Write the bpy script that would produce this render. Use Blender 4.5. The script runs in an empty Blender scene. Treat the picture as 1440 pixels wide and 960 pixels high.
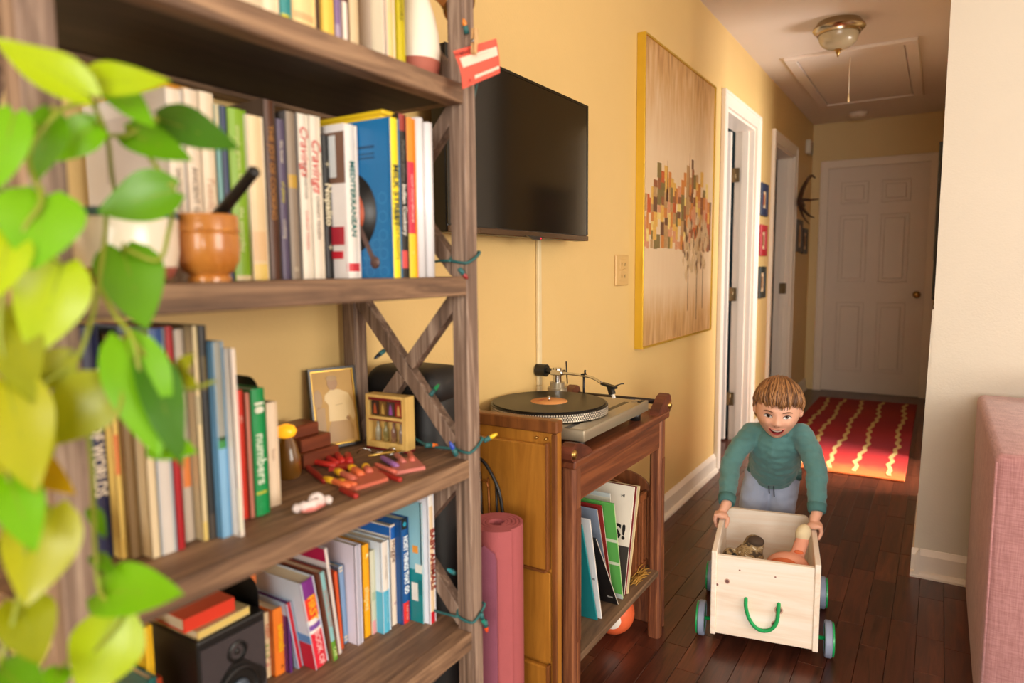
import bpy, bmesh, math, random
from mathutils import Vector, Matrix, Quaternion
random.seed(7)
S = bpy.context.scene
COL = S.collection
# ---------------------------------------------------------------- camera
FPX, CAMH = 960.0, 1.161
_yaw, _pit, _rol = (math.radians(a) for a in (-32.018, 6.084, -0.53))
FW = Vector((math.sin(_yaw)*math.cos(_pit), math.cos(_yaw)*math.cos(_pit), -math.sin(_pit)))
_r = FW.cross(Vector((0, 0, 1))).normalized(); _u = _r.cross(FW)
RT = _r*math.cos(_rol)+_u*math.sin(_rol); UP = -_r*math.sin(_rol)+_u*math.cos(_rol)
CAM = Vector((0, 0, CAMH))
cd = bpy.data.cameras.new('camera'); cam = bpy.data.objects.new('camera', cd); COL.objects.link(cam)
cd.sensor_width = 36; cd.lens = 24; cd.clip_start = 0.02
cam.matrix_world = Matrix((( RT.x, UP.x, -FW.x, 0), (RT.y, UP.y, -FW.y, 0), (RT.z, UP.z, -FW.z, CAMH), (0, 0, 0, 1)))
cd.dof.use_dof = True; cd.dof.focus_distance = 2.05; cd.dof.aperture_fstop = 2.3
S.camera = cam
# ---------------------------------------------------------------- world, lights, exposure
S.view_settings.view_transform = 'Standard'; S.view_settings.look = 'None'
S.view_settings.gamma = 1; S.view_settings.use_curve_mapping = False
S.view_settings.exposure = -0.10
w = bpy.data.worlds.new('world'); S.world = w; w.use_nodes = True
w.node_tree.nodes['Background'].inputs[0].default_value = (0.75, 0.85, 1.0, 1)
w.node_tree.nodes['Background'].inputs[1].default_value = 0.6
def area(name, loc, target, sx, sy, power, color, spread=180):
    l = bpy.data.lights.new(name, 'AREA'); l.shape = 'RECTANGLE'; l.size = sx; l.size_y = sy
    l.energy = power; l.color = color; l.spread = math.radians(spread)
    o = bpy.data.objects.new(name, l); COL.objects.link(o); o.location = loc
    o.rotation_euler = (Vector(target)-Vector(loc)).to_track_quat('-Z', 'Y').to_euler()
    return o
area('window_light_side', (3.28, 0.9, 1.45), (-1.0, 0.9, 1.2), 1.9, 1.3, 104, (1.0, 0.92, 0.80))
area('window_light_rear', (1.0, -2.38, 1.5), (0.2, 2.0, 1.1), 1.9, 1.3, 138, (1.0, 0.95, 0.88))
area('sun_through_side_room', (1.05, 4.28, 1.75), (-0.38, 4.22, 0.0), 0.22, 0.30, 2.8, (1.0, 0.78, 0.56), 22)
area('window_light_side_room', (1.25, 4.28, 1.4), (-1.0, 4.28, 1.2), 0.7, 1.1, 92, (1.0, 0.93, 0.86))
area('window_light_bedroom', (-2.9, 3.6, 1.5), (-1.3, 4.6, 1.2), 1.0, 1.0, 26, (0.86, 0.93, 1.0))
# ---------------------------------------------------------------- pixel helpers (a pixel gives a direction only)
def ray(x, y): return FW+RT*((x-720)/FPX)+UP*((480-y)/FPX)
def fz(x, y, z): d = ray(x, y); return CAM+d*((z-CAMH)/d.z)
def fx(x, y, X): d = ray(x, y); return CAM+d*(X/d.x)
def fy(x, y, Y): d = ray(x, y); return CAM+d*(Y/d.y)
def fd(x, y, dep): return CAM+ray(x, y)*dep
def slope(x, y): d = ray(x, y); return d.x/d.y
# ---------------------------------------------------------------- materials
def lin(c):
    o = []
    for v in c[:3]:
        v = v/255.0; o.append(v/12.92 if v <= 0.04045 else ((v+0.055)/1.055)**2.4)
    return (o[0], o[1], o[2], 1)
MATS = {}
def _base(name):
    m = bpy.data.materials.new(name); m.use_nodes = True
    return m, m.node_tree, m.node_tree.nodes['Principled BSDF']
def M(name, rgb, rough=0.6, metal=0.0, var=0.08, scale=30, bump=0.0, bscale=None, spec=0.5, coat=0.0, trans=0.0, sheen=0.0):
    if name in MATS: return MATS[name]
    m, nt, b = _base(name); c = lin(rgb)
    b.inputs['Roughness'].default_value = rough; b.inputs['Metallic'].default_value = metal
    b.inputs['Specular IOR Level'].default_value = spec; b.inputs['Coat Weight'].default_value = coat
    b.inputs['Transmission Weight'].default_value = trans; b.inputs['Sheen Weight'].default_value = sheen
    tc = nt.nodes.new('ShaderNodeTexCoord'); n = nt.nodes.new('ShaderNodeTexNoise')
    n.inputs['Scale'].default_value = scale; n.inputs['Detail'].default_value = 3
    nt.links.new(tc.outputs['Object'], n.inputs['Vector'])
    mx = nt.nodes.new('ShaderNodeMix'); mx.data_type = 'RGBA'
    mx.inputs[6].default_value = tuple(v*(1-var) for v in c[:3])+(1,)
    mx.inputs[7].default_value = tuple(min(1, v*(1+var)) for v in c[:3])+(1,)
    nt.links.new(n.outputs['Fac'], mx.inputs[0]); nt.links.new(mx.outputs[2], b.inputs['Base Color'])
    if bump:
        n2 = nt.nodes.new('ShaderNodeTexNoise'); n2.inputs['Scale'].default_value = bscale or scale*6
        nt.links.new(tc.outputs['Object'], n2.inputs['Vector'])
        bp = nt.nodes.new('ShaderNodeBump'); bp.inputs['Strength'].default_value = bump; bp.inputs['Distance'].default_value = 0.002
        nt.links.new(n2.outputs['Fac'], bp.inputs['Height']); nt.links.new(bp.outputs[0], b.inputs['Normal'])
    MATS[name] = m; return m
def WOOD(name, c1, c2, axis='y', scale=28, stretch=0.06, rough=0.6, bump=0.25, c3=None, coat=0.0, dist=1.2):
    if name in MATS: return MATS[name]
    m, nt, b = _base(name); b.inputs['Roughness'].default_value = rough; b.inputs['Coat Weight'].default_value = coat
    tc = nt.nodes.new('ShaderNodeTexCoord'); mp = nt.nodes.new('ShaderNodeMapping')
    sc = [1, 1, 1]; sc['xyz'.index(axis)] = stretch; mp.inputs['Scale'].default_value = sc
    oi = nt.nodes.new('ShaderNodeObjectInfo'); ad = nt.nodes.new('ShaderNodeVectorMath'); ad.operation = 'ADD'
    ml = nt.nodes.new('ShaderNodeMath'); ml.operation = 'MULTIPLY'; ml.inputs[1].default_value = 7
    nt.links.new(oi.outputs['Random'], ml.inputs[0]); nt.links.new(ml.outputs[0], ad.inputs[1])
    nt.links.new(tc.outputs['Object'], ad.inputs[0]); nt.links.new(ad.outputs[0], mp.inputs['Vector'])
    n = nt.nodes.new('ShaderNodeTexNoise'); n.inputs['Scale'].default_value = scale; n.inputs['Detail'].default_value = 6
    n.inputs['Roughness'].default_value = 0.65; n.inputs['Distortion'].default_value = dist
    nt.links.new(mp.outputs[0], n.inputs['Vector'])
    cr = nt.nodes.new('ShaderNodeValToRGB'); e = cr.color_ramp.elements
    e[0].position = 0.32; e[0].color = lin(c1); e[1].position = 0.68; e[1].color = lin(c2)
    if c3: q = e.new(0.5); q.color = lin(c3)
    nt.links.new(n.outputs['Fac'], cr.inputs[0]); nt.links.new(cr.outputs[0], b.inputs['Base Color'])
    bp = nt.nodes.new('ShaderNodeBump'); bp.inputs['Strength'].default_value = bump; bp.inputs['Distance'].default_value = 0.0015
    nt.links.new(n.outputs['Fac'], bp.inputs['Height']); nt.links.new(bp.outputs[0], b.inputs['Normal'])
    MATS[name] = m; return m
def LEAFMAT(name, rgb, rough=0.35):
    if name in MATS: return MATS[name]
    m, nt, b = _base(name); c = lin(rgb)
    tc = nt.nodes.new('ShaderNodeTexCoord'); n = nt.nodes.new('ShaderNodeTexNoise'); n.inputs['Scale'].default_value = 3
    nt.links.new(tc.outputs['Object'], n.inputs['Vector'])
    mx = nt.nodes.new('ShaderNodeMix'); mx.data_type = 'RGBA'
    mx.inputs[6].default_value = (c[0]*0.7, c[1]*0.8, c[2]*0.7, 1); mx.inputs[7].default_value = (min(1, c[0]*1.25), min(1, c[1]*1.12), c[2], 1)
    nt.links.new(n.outputs['Fac'], mx.inputs[0]); nt.links.new(mx.outputs[2], b.inputs['Base Color'])
    b.inputs['Roughness'].default_value = rough
    t = nt.nodes.new('ShaderNodeBsdfTranslucent'); nt.links.new(mx.outputs[2], t.inputs['Color'])
    ms = nt.nodes.new('ShaderNodeMixShader'); ms.inputs[0].default_value = 0.42
    out = nt.nodes['Material Output']
    nt.links.new(b.outputs[0], ms.inputs[1]); nt.links.new(t.outputs[0], ms.inputs[2]); nt.links.new(ms.outputs[0], out.inputs[0])
    MATS[name] = m; return m
# ---------------------------------------------------------------- mesh helpers
WM = {}                                   # world matrices of the things
def thing(name, label, cat, loc=(0, 0, 0), rotz=0.0, group=None):
    o = bpy.data.objects.new(name, None); COL.objects.link(o); o.empty_display_size = 0.05
    o.location = loc; o.rotation_euler = (0, 0, rotz)
    WM[o] = Matrix.Translation(Vector(loc)) @ Matrix.Rotation(rotz, 4, 'Z')
    tag(o, label, cat, group); return o
def tag(o, label, cat=None, group=None, kind=None):
    if label: o['label'] = label
    if cat: o['category'] = cat
    if group: o['group'] = group
    if kind: o['kind'] = kind
    return o
def obj(name, bm, mat, parent=None, smooth=False, local=False, label=None):
    """link bm as one mesh; built in world coordinates unless local"""
    if parent is not None and not local:
        bmesh.ops.transform(bm, matrix=WM[parent].inverted(), verts=bm.verts)
    me = bpy.data.meshes.new(name); bm.to_mesh(me); bm.free()
    for m in (mat if isinstance(mat, (list, tuple)) else [mat]): me.materials.append(m)
    if smooth:
        for p in me.polygons: p.use_smooth = True
        if smooth == 'auto': me.set_sharp_from_angle(angle=math.radians(38))
    o = bpy.data.objects.new(name, me); COL.objects.link(o)
    if parent is not None: o.parent = parent; WM[o] = WM[parent]
    else: WM[o] = Matrix.Identity(4)
    if label: o['label'] = label
    return o
def struct(name, bm, mat, smooth=False, label=None):
    o = obj(name, bm, mat, None, smooth); o['kind'] = 'structure'
    if label: o['label'] = label
    return o
def B(): return bmesh.new()
def box(bm, x0, x1, y0, y1, z0, z1, bev=0.0, mi=0, mat=None, seg=1):
    g = bmesh.ops.create_cube(bm, size=1.0)['verts']
    for v in g: v.co = Vector(((x0+x1)/2+v.co.x*(x1-x0), (y0+y1)/2+v.co.y*(y1-y0), (z0+z1)/2+v.co.z*(z1-z0)))
    fs = list({f for v in g for f in v.link_faces})
    for f in fs: f.material_index = mi
    if bev:
        es = list({e for v in g for e in v.link_edges})
        r = bmesh.ops.bevel(bm, geom=es, offset=bev, segments=seg, profile=0.5, affect='EDGES', material=mi)
        g = list({v for f in r['faces'] for v in f.verts} | {v for v in g if v.is_valid})
    if mat is not None: bmesh.ops.transform(bm, matrix=mat, verts=[v for v in g if v.is_valid])
    return g
def bar(bm, a, b, wx, wz, upv=(0, 0, 1), bev=0.0, mi=0):
    """box of section wx*wz from a to b"""
    a = Vector(a); b = Vector(b); d = (b-a); L = d.length; d.normalize()
    x = d.cross(Vector(upv))
    if x.length < 1e-5: x = d.cross(Vector((1, 0, 0)))
    x.normalize(); z = x.cross(d)
    mm = Matrix(((x.x, d.x, z.x, a.x), (x.y, d.y, z.y, a.y), (x.z, d.z, z.z, a.z), (0, 0, 0, 1)))
    return box(bm, -wx/2, wx/2, 0, L, -wz/2, wz/2, bev, mi, mm)
def lathe(bm, prof, c=(0, 0, 0), seg=28, axis=None, mi=0, a0=0, a1=2*math.pi):
    """prof = [(radius, height)...] turned about z (or axis matrix)"""
    rings = []; full = abs(a1-a0-2*math.pi) < 1e-6; n = seg if full else seg+1
    mm = axis if axis is not None else Matrix.Identity(4); c = Vector(c)
    for r, h in prof:
        if r < 1e-6: rings.append([bm.verts.new(c+mm.to_3x3() @ Vector((0, 0, h)))])
        else: rings.append([bm.verts.new(c+mm.to_3x3() @ Vector((r*math.cos(a0+(a1-a0)*k/seg), r*math.sin(a0+(a1-a0)*k/seg), h))) for k in range(n)])
    for p, q in zip(rings, rings[1:]):
        if len(p) == 1 and len(q) == 1: continue
        for k in range(n if full else n-1):
            k2 = (k+1) % n
            if len(p) == 1: f = bm.faces.new((p[0], q[k], q[k2]))
            elif len(q) == 1: f = bm.faces.new((p[k], q[0], p[k2]))
            else: f = bm.faces.new((p[k], q[k], q[k2], p[k2]))
            f.material_index = mi; f.smooth = True
    return rings
def axis_to(d):
    return Vector(d).to_track_quat('Z', 'Y').to_matrix().to_4x4()
def cyl(bm, a, b, r, seg=16, r2=None, mi=0):
    a = Vector(a); b = Vector(b); L = (b-a).length; r2 = r if r2 is None else r2
    lathe(bm, [(0, 0), (r, 0), (r2, L), (0, L)], a, seg, axis_to(b-a), mi)
def tube(bm, pts, rad, seg=8, mi=0, cap=True, closed=False):
    pts = [Vector(p) for p in pts]; n = len(pts)
    rads = rad if isinstance(rad, (list, tuple)) else [rad]*n
    t0 = (pts[1]-pts[0]).normalized(); nv = t0.orthogonal().normalized(); rings = []
    for i, p in enumerate(pts):
        if closed: t = (pts[(i+1) % n]-pts[i-1]).normalized()
        else: t = (pts[min(i+1, n-1)]-pts[max(i-1, 0)]).normalized()
        nv = (nv-t*nv.dot(t))
        nv = nv.normalized() if nv.length > 1e-6 else t.orthogonal().normalized()
        bv = t.cross(nv)
        rings.append([bm.verts.new(p+(nv*math.cos(2*math.pi*k/seg)+bv*math.sin(2*math.pi*k/seg))*rads[i]) for k in range(seg)])
    rr = list(zip(rings, rings[1:]))+([(rings[-1], rings[0])] if closed else [])
    for p, q in rr:
        for k in range(seg):
            f = bm.faces.new((p[k], p[(k+1) % seg], q[(k+1) % seg], q[k])); f.material_index = mi; f.smooth = True
    if cap and not closed:
        for rg in (rings[0][::-1], rings[-1]): f = bm.faces.new(rg); f.material_index = mi
def spline(pts, n=6):
    """Catmull-Rom through pts"""
    p = [Vector(q) for q in pts]; p = [p[0]*2-p[1]]+p+[p[-1]*2-p[-2]]; out = []
    for i in range(1, len(p)-2):
        for k in range(n):
            t = k/n; a, b, c, d = p[i-1], p[i], p[i+1], p[i+2]
            out.append(0.5*((2*b)+(c-a)*t+(2*a-5*b+4*c-d)*t*t+(3*b-a-3*c+d)*t**3))
    out.append(p[-2]); return out
def ball(bm, c, r, seg=14, rings=9, mi=0, mat=None):
    """ellipsoid; r scalar or triple"""
    rr = (r, r, r) if not isinstance(r, (list, tuple)) else r
    g = bmesh.ops.create_uvsphere(bm, u_segments=seg, v_segments=rings, radius=1.0)['verts']
    for v in g: v.co = Vector((v.co.x*rr[0], v.co.y*rr[1], v.co.z*rr[2]))
    if mat is not None: bmesh.ops.transform(bm, matrix=mat, verts=g)
    for v in g: v.co += Vector(c)
    for f in {f for v in g for f in v.link_faces}: f.material_index = mi; f.smooth = True
    return g
def prism(bm, poly, ext, mi=0):
    """closed polygon (3-D points) extruded by vector ext"""
    ext = Vector(ext); a = [bm.verts.new(Vector(p)) for p in poly]; b = [bm.verts.new(Vector(p)+ext) for p in poly]
    n = len(poly)
    fs = [bm.faces.new(a[::-1]), bm.faces.new(b)]
    fs += [bm.faces.new((a[k], a[(k+1) % n], b[(k+1) % n], b[k])) for k in range(n)]
    for f in fs: f.material_index = mi
    bmesh.ops.recalc_face_normals(bm, faces=fs)
_FONT = {}
def text_bm(bm, s, origin, xdir, ydir, size, align='CENTER', mi=0, bold=0.0, shear=0.0, xs=1.0, maxw=None):
    """flat lettering as mesh: origin = centre of the line"""
    cu = bpy.data.curves.new('t', 'FONT'); cu.body = s; cu.size = size; cu.align_x = align; cu.align_y = 'CENTER'
    cu.resolution_u = 2; cu.offset = bold; cu.shear = shear
    to = bpy.data.objects.new('t', cu); COL.objects.link(to)
    dg = bpy.context.evaluated_depsgraph_get(); me = bpy.data.meshes.new_from_object(to.evaluated_get(dg))
    bpy.data.objects.remove(to); bpy.data.curves.remove(cu)
    xd = Vector(xdir).normalized(); yd = Vector(ydir).normalized(); o = Vector(origin); vs = []
    if maxw and me.vertices:
        wd = max(v.co.x for v in me.vertices)-min(v.co.x for v in me.vertices)
        if wd > 0: xs = min(xs, maxw/wd) if xs else maxw/wd
    for v in me.vertices: vs.append(bm.verts.new(o+xd*v.co.x*xs+yd*v.co.y))
    for p in me.polygons:
        try: bm.faces.new([vs[i] for i in p.vertices]).material_index = mi
        except ValueError: pass
    bpy.data.meshes.remove(me)
def quad(bm, a, b, c, d, mi=0):
    f = bm.faces.new([bm.verts.new(Vector(p)) for p in (a, b, c, d)]); f.material_index = mi; return f
def remeshed(bm, voxel, smooth_it=2, factor=0.5):
    """voxel-remesh a soup of solids into one continuous surface; returns a new bmesh"""
    me = bpy.data.meshes.new('r'); bm.to_mesh(me); bm.free()
    o = bpy.data.objects.new('r', me); COL.objects.link(o)
    md = o.modifiers.new('r', 'REMESH'); md.mode = 'VOXEL'; md.voxel_size = voxel; md.use_smooth_shade = True
    if smooth_it: s = o.modifiers.new('s', 'SMOOTH'); s.iterations = smooth_it; s.factor = factor
    dg = bpy.context.evaluated_depsgraph_get(); m2 = bpy.data.meshes.new_from_object(o.evaluated_get(dg))
    nb = bmesh.new(); nb.from_mesh(m2)
    bpy.data.objects.remove(o); bpy.data.meshes.remove(me); bpy.data.meshes.remove(m2)
    return nb
# ================================================================= THE SETTING
XL, XR, YS, YE, ZC = -1.046, -0.013, 2.90, 6.906, 2.44
m_wall_l = M('wall_paint_warm_bounce', (228, 194, 128), 0.45, var=0.03, scale=6, bump=0.25, bscale=140)  # same paint as the other walls, warm bounce light put into its colour
m_wall_c = M('cream_wall_paint', (218, 209, 192), 0.6, var=0.03, scale=6, bump=0.25, bscale=140)
m_wall_e = M('tan_wall_paint', (226, 203, 150), 0.6, var=0.03, scale=6, bump=0.2, bscale=140)
m_ceil = M('ceiling_paint', (234, 222, 214), 0.8, var=0.02, scale=8, bump=0.2, bscale=200)
m_trim = M('white_trim_paint', (240, 228, 214), 0.35, var=0.03, scale=10)
m_doorw = M('white_door_paint', (232, 220, 208), 0.4, var=0.03, scale=8)
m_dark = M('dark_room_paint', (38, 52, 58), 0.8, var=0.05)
m_brass = M('aged_brass', (176, 140, 80), 0.28, metal=1.0, var=0.15, scale=40)
m_black = M('black_plastic', (22, 21, 20), 0.4, var=0.1)
m_glass = M('window_glass', (235, 240, 240), 0.02, trans=1.0, var=0.0)
# --- floor: base, individual staves near, joined staves far
bm = B(); box(bm, -3.2, 3.5, -2.6, 7.2, -0.12, -0.006); floor = struct('floor', bm, M('floor_joint', (44, 22, 15), 0.6))
FC = [((46, 20, 13), (92, 46, 30)), ((50, 22, 14), (100, 51, 33)), ((56, 25, 16), (108, 56, 37)), ((44, 20, 14), (86, 43, 30)), ((62, 29, 19), (118, 64, 43))]
m_fl = [WOOD('cherry_stave_%d' % i, a, b, 'y', 34, 0.07, 0.33, 0.12, coat=0.06) for i, (a, b) in enumerate(FC)]
SW = 0.074
def stave_mesh(L):
    bm = B(); box(bm, -SW/2+0.0006, SW/2-0.0006, 0, L-0.0012, -0.006, 0, 0.0008); return bm
lens = (0.22, 0.30, 0.38, 0.46)
protos = {}
rs = random.Random(3)
far = B(); near_n = 0
ncol = int((3.45+1.046)/SW)+1
for c in range(-2, ncol):
    x = XL+0.002+SW*(c+0.5); y = -2.5-rs.random()*0.4
    while y < YE+0.1:
        li = rs.randrange(4); L = lens[li]; mi = rs.choices(range(5), (3, 4, 3, 2, 1))[0]
        near = (-1.06 < x < 0.22) and (1.25 < y+L and y < 4.05) and near_n < 296
        if y > 3.0 and x > 0.06: near = False
        if x > 0.06 and y+L > 3.0 and y < 2.9: near = near
        if near:
            k = (li, mi)
            if k not in protos:
                o = obj('floor_stave', stave_mesh(L), m_fl[mi], floor, local=True); protos[k] = o.data
            else:
                o = bpy.data.objects.new('floor_stave', protos[k]); COL.objects.link(o); o.parent = floor
            o.location = (x, y, 0); near_n += 1
        elif x > XL-0.2 and not (y > 5.6 and x > 0.1):
            box(far, x-SW/2+0.0006, x+SW/2-0.0006, y, y+L-0.0012, -0.006, 0, 0, mi)
        y += L
o = obj('floor_staves', far, m_fl, floor); o['kind'] = 'stuff'
# --- ceiling
bm = B(); box(bm, -3.2, 3.5, -2.6, 7.2, ZC, ZC+0.1); struct('ceiling', bm, m_ceil)
# --- left wall with two door openings
D1, D2, DH = (3.905, 4.635), (5.21, 5.98), 2.04
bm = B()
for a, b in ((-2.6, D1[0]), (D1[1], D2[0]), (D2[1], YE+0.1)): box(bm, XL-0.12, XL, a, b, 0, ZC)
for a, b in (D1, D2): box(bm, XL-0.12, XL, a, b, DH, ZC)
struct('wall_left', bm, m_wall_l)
# --- end wall with door opening
DX0, DX1 = -0.905, -0.105
bm = B(); box(bm, -1.3, DX0, YE, YE+0.12, 0, ZC); box(bm, DX1, 0.2, YE, YE+0.12, 0, ZC); box(bm, DX0, DX1, YE, YE+0.12, DH, ZC)
box(bm, DX0, DX1, YE+0.06, YE+0.12, 0, DH); struct('wall_end', bm, m_wall_e)  # unseen slab added behind the door to block light leaking under it
# --- right hall wall with a side-room opening; wall facing the living room
SD = (3.93, 4.65)
bm = B(); box(bm, XR, XR+0.11, YS, SD[0], 0, ZC); box(bm, XR, XR+0.11, SD[1], YE, 0, ZC); box(bm, XR, XR+0.11, SD[0], SD[1], DH, ZC)
struct('wall_hall_right', bm, m_wall_e)
bm = B(); box(bm, XR, 3.5, YS-0.002, YS+0.11, 0, ZC); struct('wall_facing', bm, m_wall_c)
# --- living-room walls behind the camera, with window openings
W1 = (-0.05, 1.85, 0.8, 2.1); W2 = (0.05, 1.95, 0.85, 2.15)
bm = B()
box(bm, 3.4, 3.5, -2.6, W1[0], 0, ZC); box(bm, 3.4, 3.5, W1[1], YS, 0, ZC); box(bm, 3.4, 3.5, W1[0], W1[1], 0, W1[2]); box(bm, 3.4, 3.5, W1[0], W1[1], W1[3], ZC)
struct('wall_right', bm, m_wall_c)
bm = B()
box(bm, XL, W2[0], -2.6, -2.5, 0, ZC); box(bm, W2[1], 3.4, -2.6, -2.5, 0, ZC); box(bm, W2[0], W2[1], -2.6, -2.5, 0, W2[2]); box(bm, W2[0], W2[1], -2.6, -2.5, W2[3], ZC)
struct('wall_rear', bm, m_wall_c)
# --- side room and bedroom shells
bm = B(); box(bm, 1.45, 1.55, 3.01, 3.9, 0, ZC); box(bm, 1.45, 1.55, 4.7, 5.6, 0, ZC); box(bm, 1.45, 1.55, 3.9, 4.7, 0, 0.8); box(bm, 1.45, 1.55, 3.9, 4.7, 2.1, ZC); box(bm, 0.1, 1.55, 5.5, 5.6, 0, ZC)
struct('wall_side_room', bm, m_wall_c)
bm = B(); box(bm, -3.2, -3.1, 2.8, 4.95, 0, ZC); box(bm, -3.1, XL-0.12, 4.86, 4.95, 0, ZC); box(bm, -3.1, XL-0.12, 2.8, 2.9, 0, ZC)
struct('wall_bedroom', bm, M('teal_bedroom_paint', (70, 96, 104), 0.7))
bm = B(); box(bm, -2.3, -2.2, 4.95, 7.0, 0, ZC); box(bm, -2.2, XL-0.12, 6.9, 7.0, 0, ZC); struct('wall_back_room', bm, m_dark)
def window(n, axis, pos, a0, a1, z0, z1):
    def bx(bm, s0, s1, t0, t1, zz0, zz1):
        if axis == 'x': box(bm, pos+t0, pos+t1, s0, s1, zz0, zz1)
        else: box(bm, s0, s1, pos+t0, pos+t1, zz0, zz1)
    bm = B()
    for s0, s1, q0, q1 in ((a0, a0+0.05, z0, z1), (a1-0.05, a1, z0, z1), (a0+0.05, a1-0.05, z0, z0+0.05), (a0+0.05, a1-0.05, z1-0.05, z1)): bx(bm, s0, s1, 0.02, 0.08, q0, q1)
    fr = struct('window_%d' % n, bm, m_trim)
    mid = (a0+a1)/2
    bm = B(); bx(bm, mid-0.02, mid+0.02, 0.03, 0.07, z0+0.05, z1-0.05); obj('mullion', bm, m_trim, fr)
    for s0, s1 in ((a0+0.05, mid-0.02), (mid+0.02, a1-0.05)):
        bm = B(); bx(bm, s0, s1, 0.047, 0.053, z0+0.05, z1-0.05); obj('pane', bm, m_glass, fr)
window(1, 'x', 3.4, *W1); window(2, 'y', -2.6, *W2); window(3, 'x', 1.45, 3.9, 4.7, 0.8, 2.1)
# --- baseboards
PB = [(0, 0), (0.030, 0), (0.030, 0.008), (0.024, 0.018), (0.015, 0.022), (0.015, 0.082), (0.009, 0.094), (0.004, 0.104), (0, 0.104)]
def baseboard(name, a, b, n):
    a = Vector(a); b = Vector(b); n = Vector(n); bm = B()
    prism(bm, [a+n*p[0]+Vector((0, 0, p[1])) for p in PB], b-a); return struct(name, bm, m_trim)
baseboard('baseboard_left', (XL, -2.5, 0), (XL, D1[0]-0.075, 0), (1, 0, 0))
baseboard('baseboard_left_mid', (XL, D1[1]+0.075, 0), (XL, D2[0]-0.075, 0), (1, 0, 0))
baseboard('baseboard_left_far', (XL, D2[1]+0.075, 0), (XL, YE, 0), (1, 0, 0))
baseboard('baseboard_facing', (XR-0.028, YS-0.002, 0), (3.4, YS-0.002, 0), (0, -1, 0))
baseboard('baseboard_hall_right', (XR, YS-0.03, 0), (XR, SD[0], 0), (-1, 0, 0))
baseboard('baseboard_hall_right_far', (XR, SD[1], 0), (XR, YE, 0), (-1, 0, 0))
bm = B(); prism(bm, [(XR-0.020, YS-0.001, 0.10), (XR-0.016, YS-0.001, 0.34), (XR-0.004, YS-0.001, 1.0), (XR, YS-0.001, 1.0), (XR, YS-0.001, 0.10)], (0, 0.03, 0)); struct('trim_1', bm, m_wall_c)
# --- door casings (a flat board with an outer back band), jambs
def casing(n, X, d, sgn, top=DH, w=0.075):
    y0, y1 = d; t = 0.018*sgn; a, b = sorted((X, X+t)); a2, b2 = sorted((X, X+t*1.35)); bm = B()
    box(bm, a, b, y0-w, y0+0.004, 0, top+w, 0.002); box(bm, a, b, y1-0.004, y1+w, 0, top+w, 0.002); box(bm, a, b, y0, y1, top-0.004, top+w, 0.002)
    box(bm, a2, b2, y0-w-0.002, y0-w+0.016, 0.001, top+w-0.0165, 0.003); box(bm, a2, b2, y1+w-0.016, y1+w+0.002, 0.001, top+w-0.0165, 0.003); box(bm, a2, b2, y0-w-0.002, y1+w+0.002, top+w-0.016, top+w+0.002, 0.003)
    j0, j1 = sorted((X, X-0.12*sgn))
    box(bm, j0, j1, y0, y0+0.018, 0, top); box(bm, j0, j1, y1-0.018, y1, 0, top); box(bm, j0, j1, y0+0.018, y1-0.018, top-0.018, top)
    s0, s1 = sorted((X-0.035*sgn, X-0.075*sgn))
    box(bm, s0, s1, y1-0.03, y1-0.018, 0, top-0.018); box(bm, s0, s1, y0+0.018, y0+0.03, 0, top-0.018)
    return struct('trim_%d' % n, bm, m_trim)
t1 = casing(2, XL, D1, 1); t2 = casing(3, XL, D2, 1)
bm = B(); w_ = 0.062; y = YE
box(bm, DX0-w_, DX0+0.004, y-0.016, y, 0, DH+w_, 0.002); box(bm, DX1-0.004, DX1+w_, y-0.016, y, 0, DH+w_, 0.002); box(bm, DX0, DX1, y-0.016, y, DH-0.004, DH+w_, 0.002)
box(bm, DX0-w_-0.002, DX0-w_+0.014, y-0.022, y-0.001, 0.001, DH+w_-0.0145, 0.003); box(bm, DX1+w_-0.014, DX1+w_+0.002, y-0.022, y-0.001, 0.001, DH+w_-0.0145, 0.003); box(bm, DX0-w_-0.002, DX1+w_+0.002, y-0.022, y-0.001, DH+w_-0.014, DH+w_+0.002, 0.003)
struct('trim_5', bm, m_trim)
m_hinge = M('old_bronze_hinge', (120, 100, 70), 0.4, metal=0.8)
def hinge(parent, x, y, z):
    bm = B(); cyl(bm, (x, y, z-0.045), (x, y, z+0.045), 0.0065, 10); box(bm, x-0.003, x+0.026, y-0.002, y+0.004, z-0.044, z+0.044); box(bm, x-0.028, x, y-0.006, y+0.001, z-0.044, z+0.044)
    obj('hinge', bm, m_hinge, parent)
# --- doors
def panel_faces(bm_fn, w, cols, rows):
    for c0, c1 in cols:
        for r0, r1 in rows: bm_fn(c0, c1, r0, r1)
# bedroom door: open into the bedroom, hinged on the far jamb
hy = D1[1]-0.052; bm = B(); box(bm, -0.70, 0, -0.035, 0, 0.012, 2.02, 0.002)
dl = obj('door_1', bm, m_doorw, None, local=True); dl['kind'] = 'structure'; dl['label'] = 'white bedroom door standing open inside the first doorway'
for c0, c1 in ((0.11, 0.31), (0.40, 0.60)):
    for r0, r1 in ((0.22, 0.82), (0.98, 1.60), (1.72, 1.90)):
        bm = B(); box(bm, -c1, -c0, -0.041, -0.034, r0, r1, 0.004); obj('panel', bm, m_doorw, dl, local=True)
dl.location = (XL-0.131, hy, 0); dl.rotation_euler = (0, 0, math.radians(5)); WM[dl] = Matrix.Translation(dl.location)
for z in (0.28, 0.98, 1.75): hinge(t1, XL-0.112, D1[1]-0.036, z)
for z in (0.98,): hinge(t2, XL-0.045, D2[1]-0.030, z)
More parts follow.
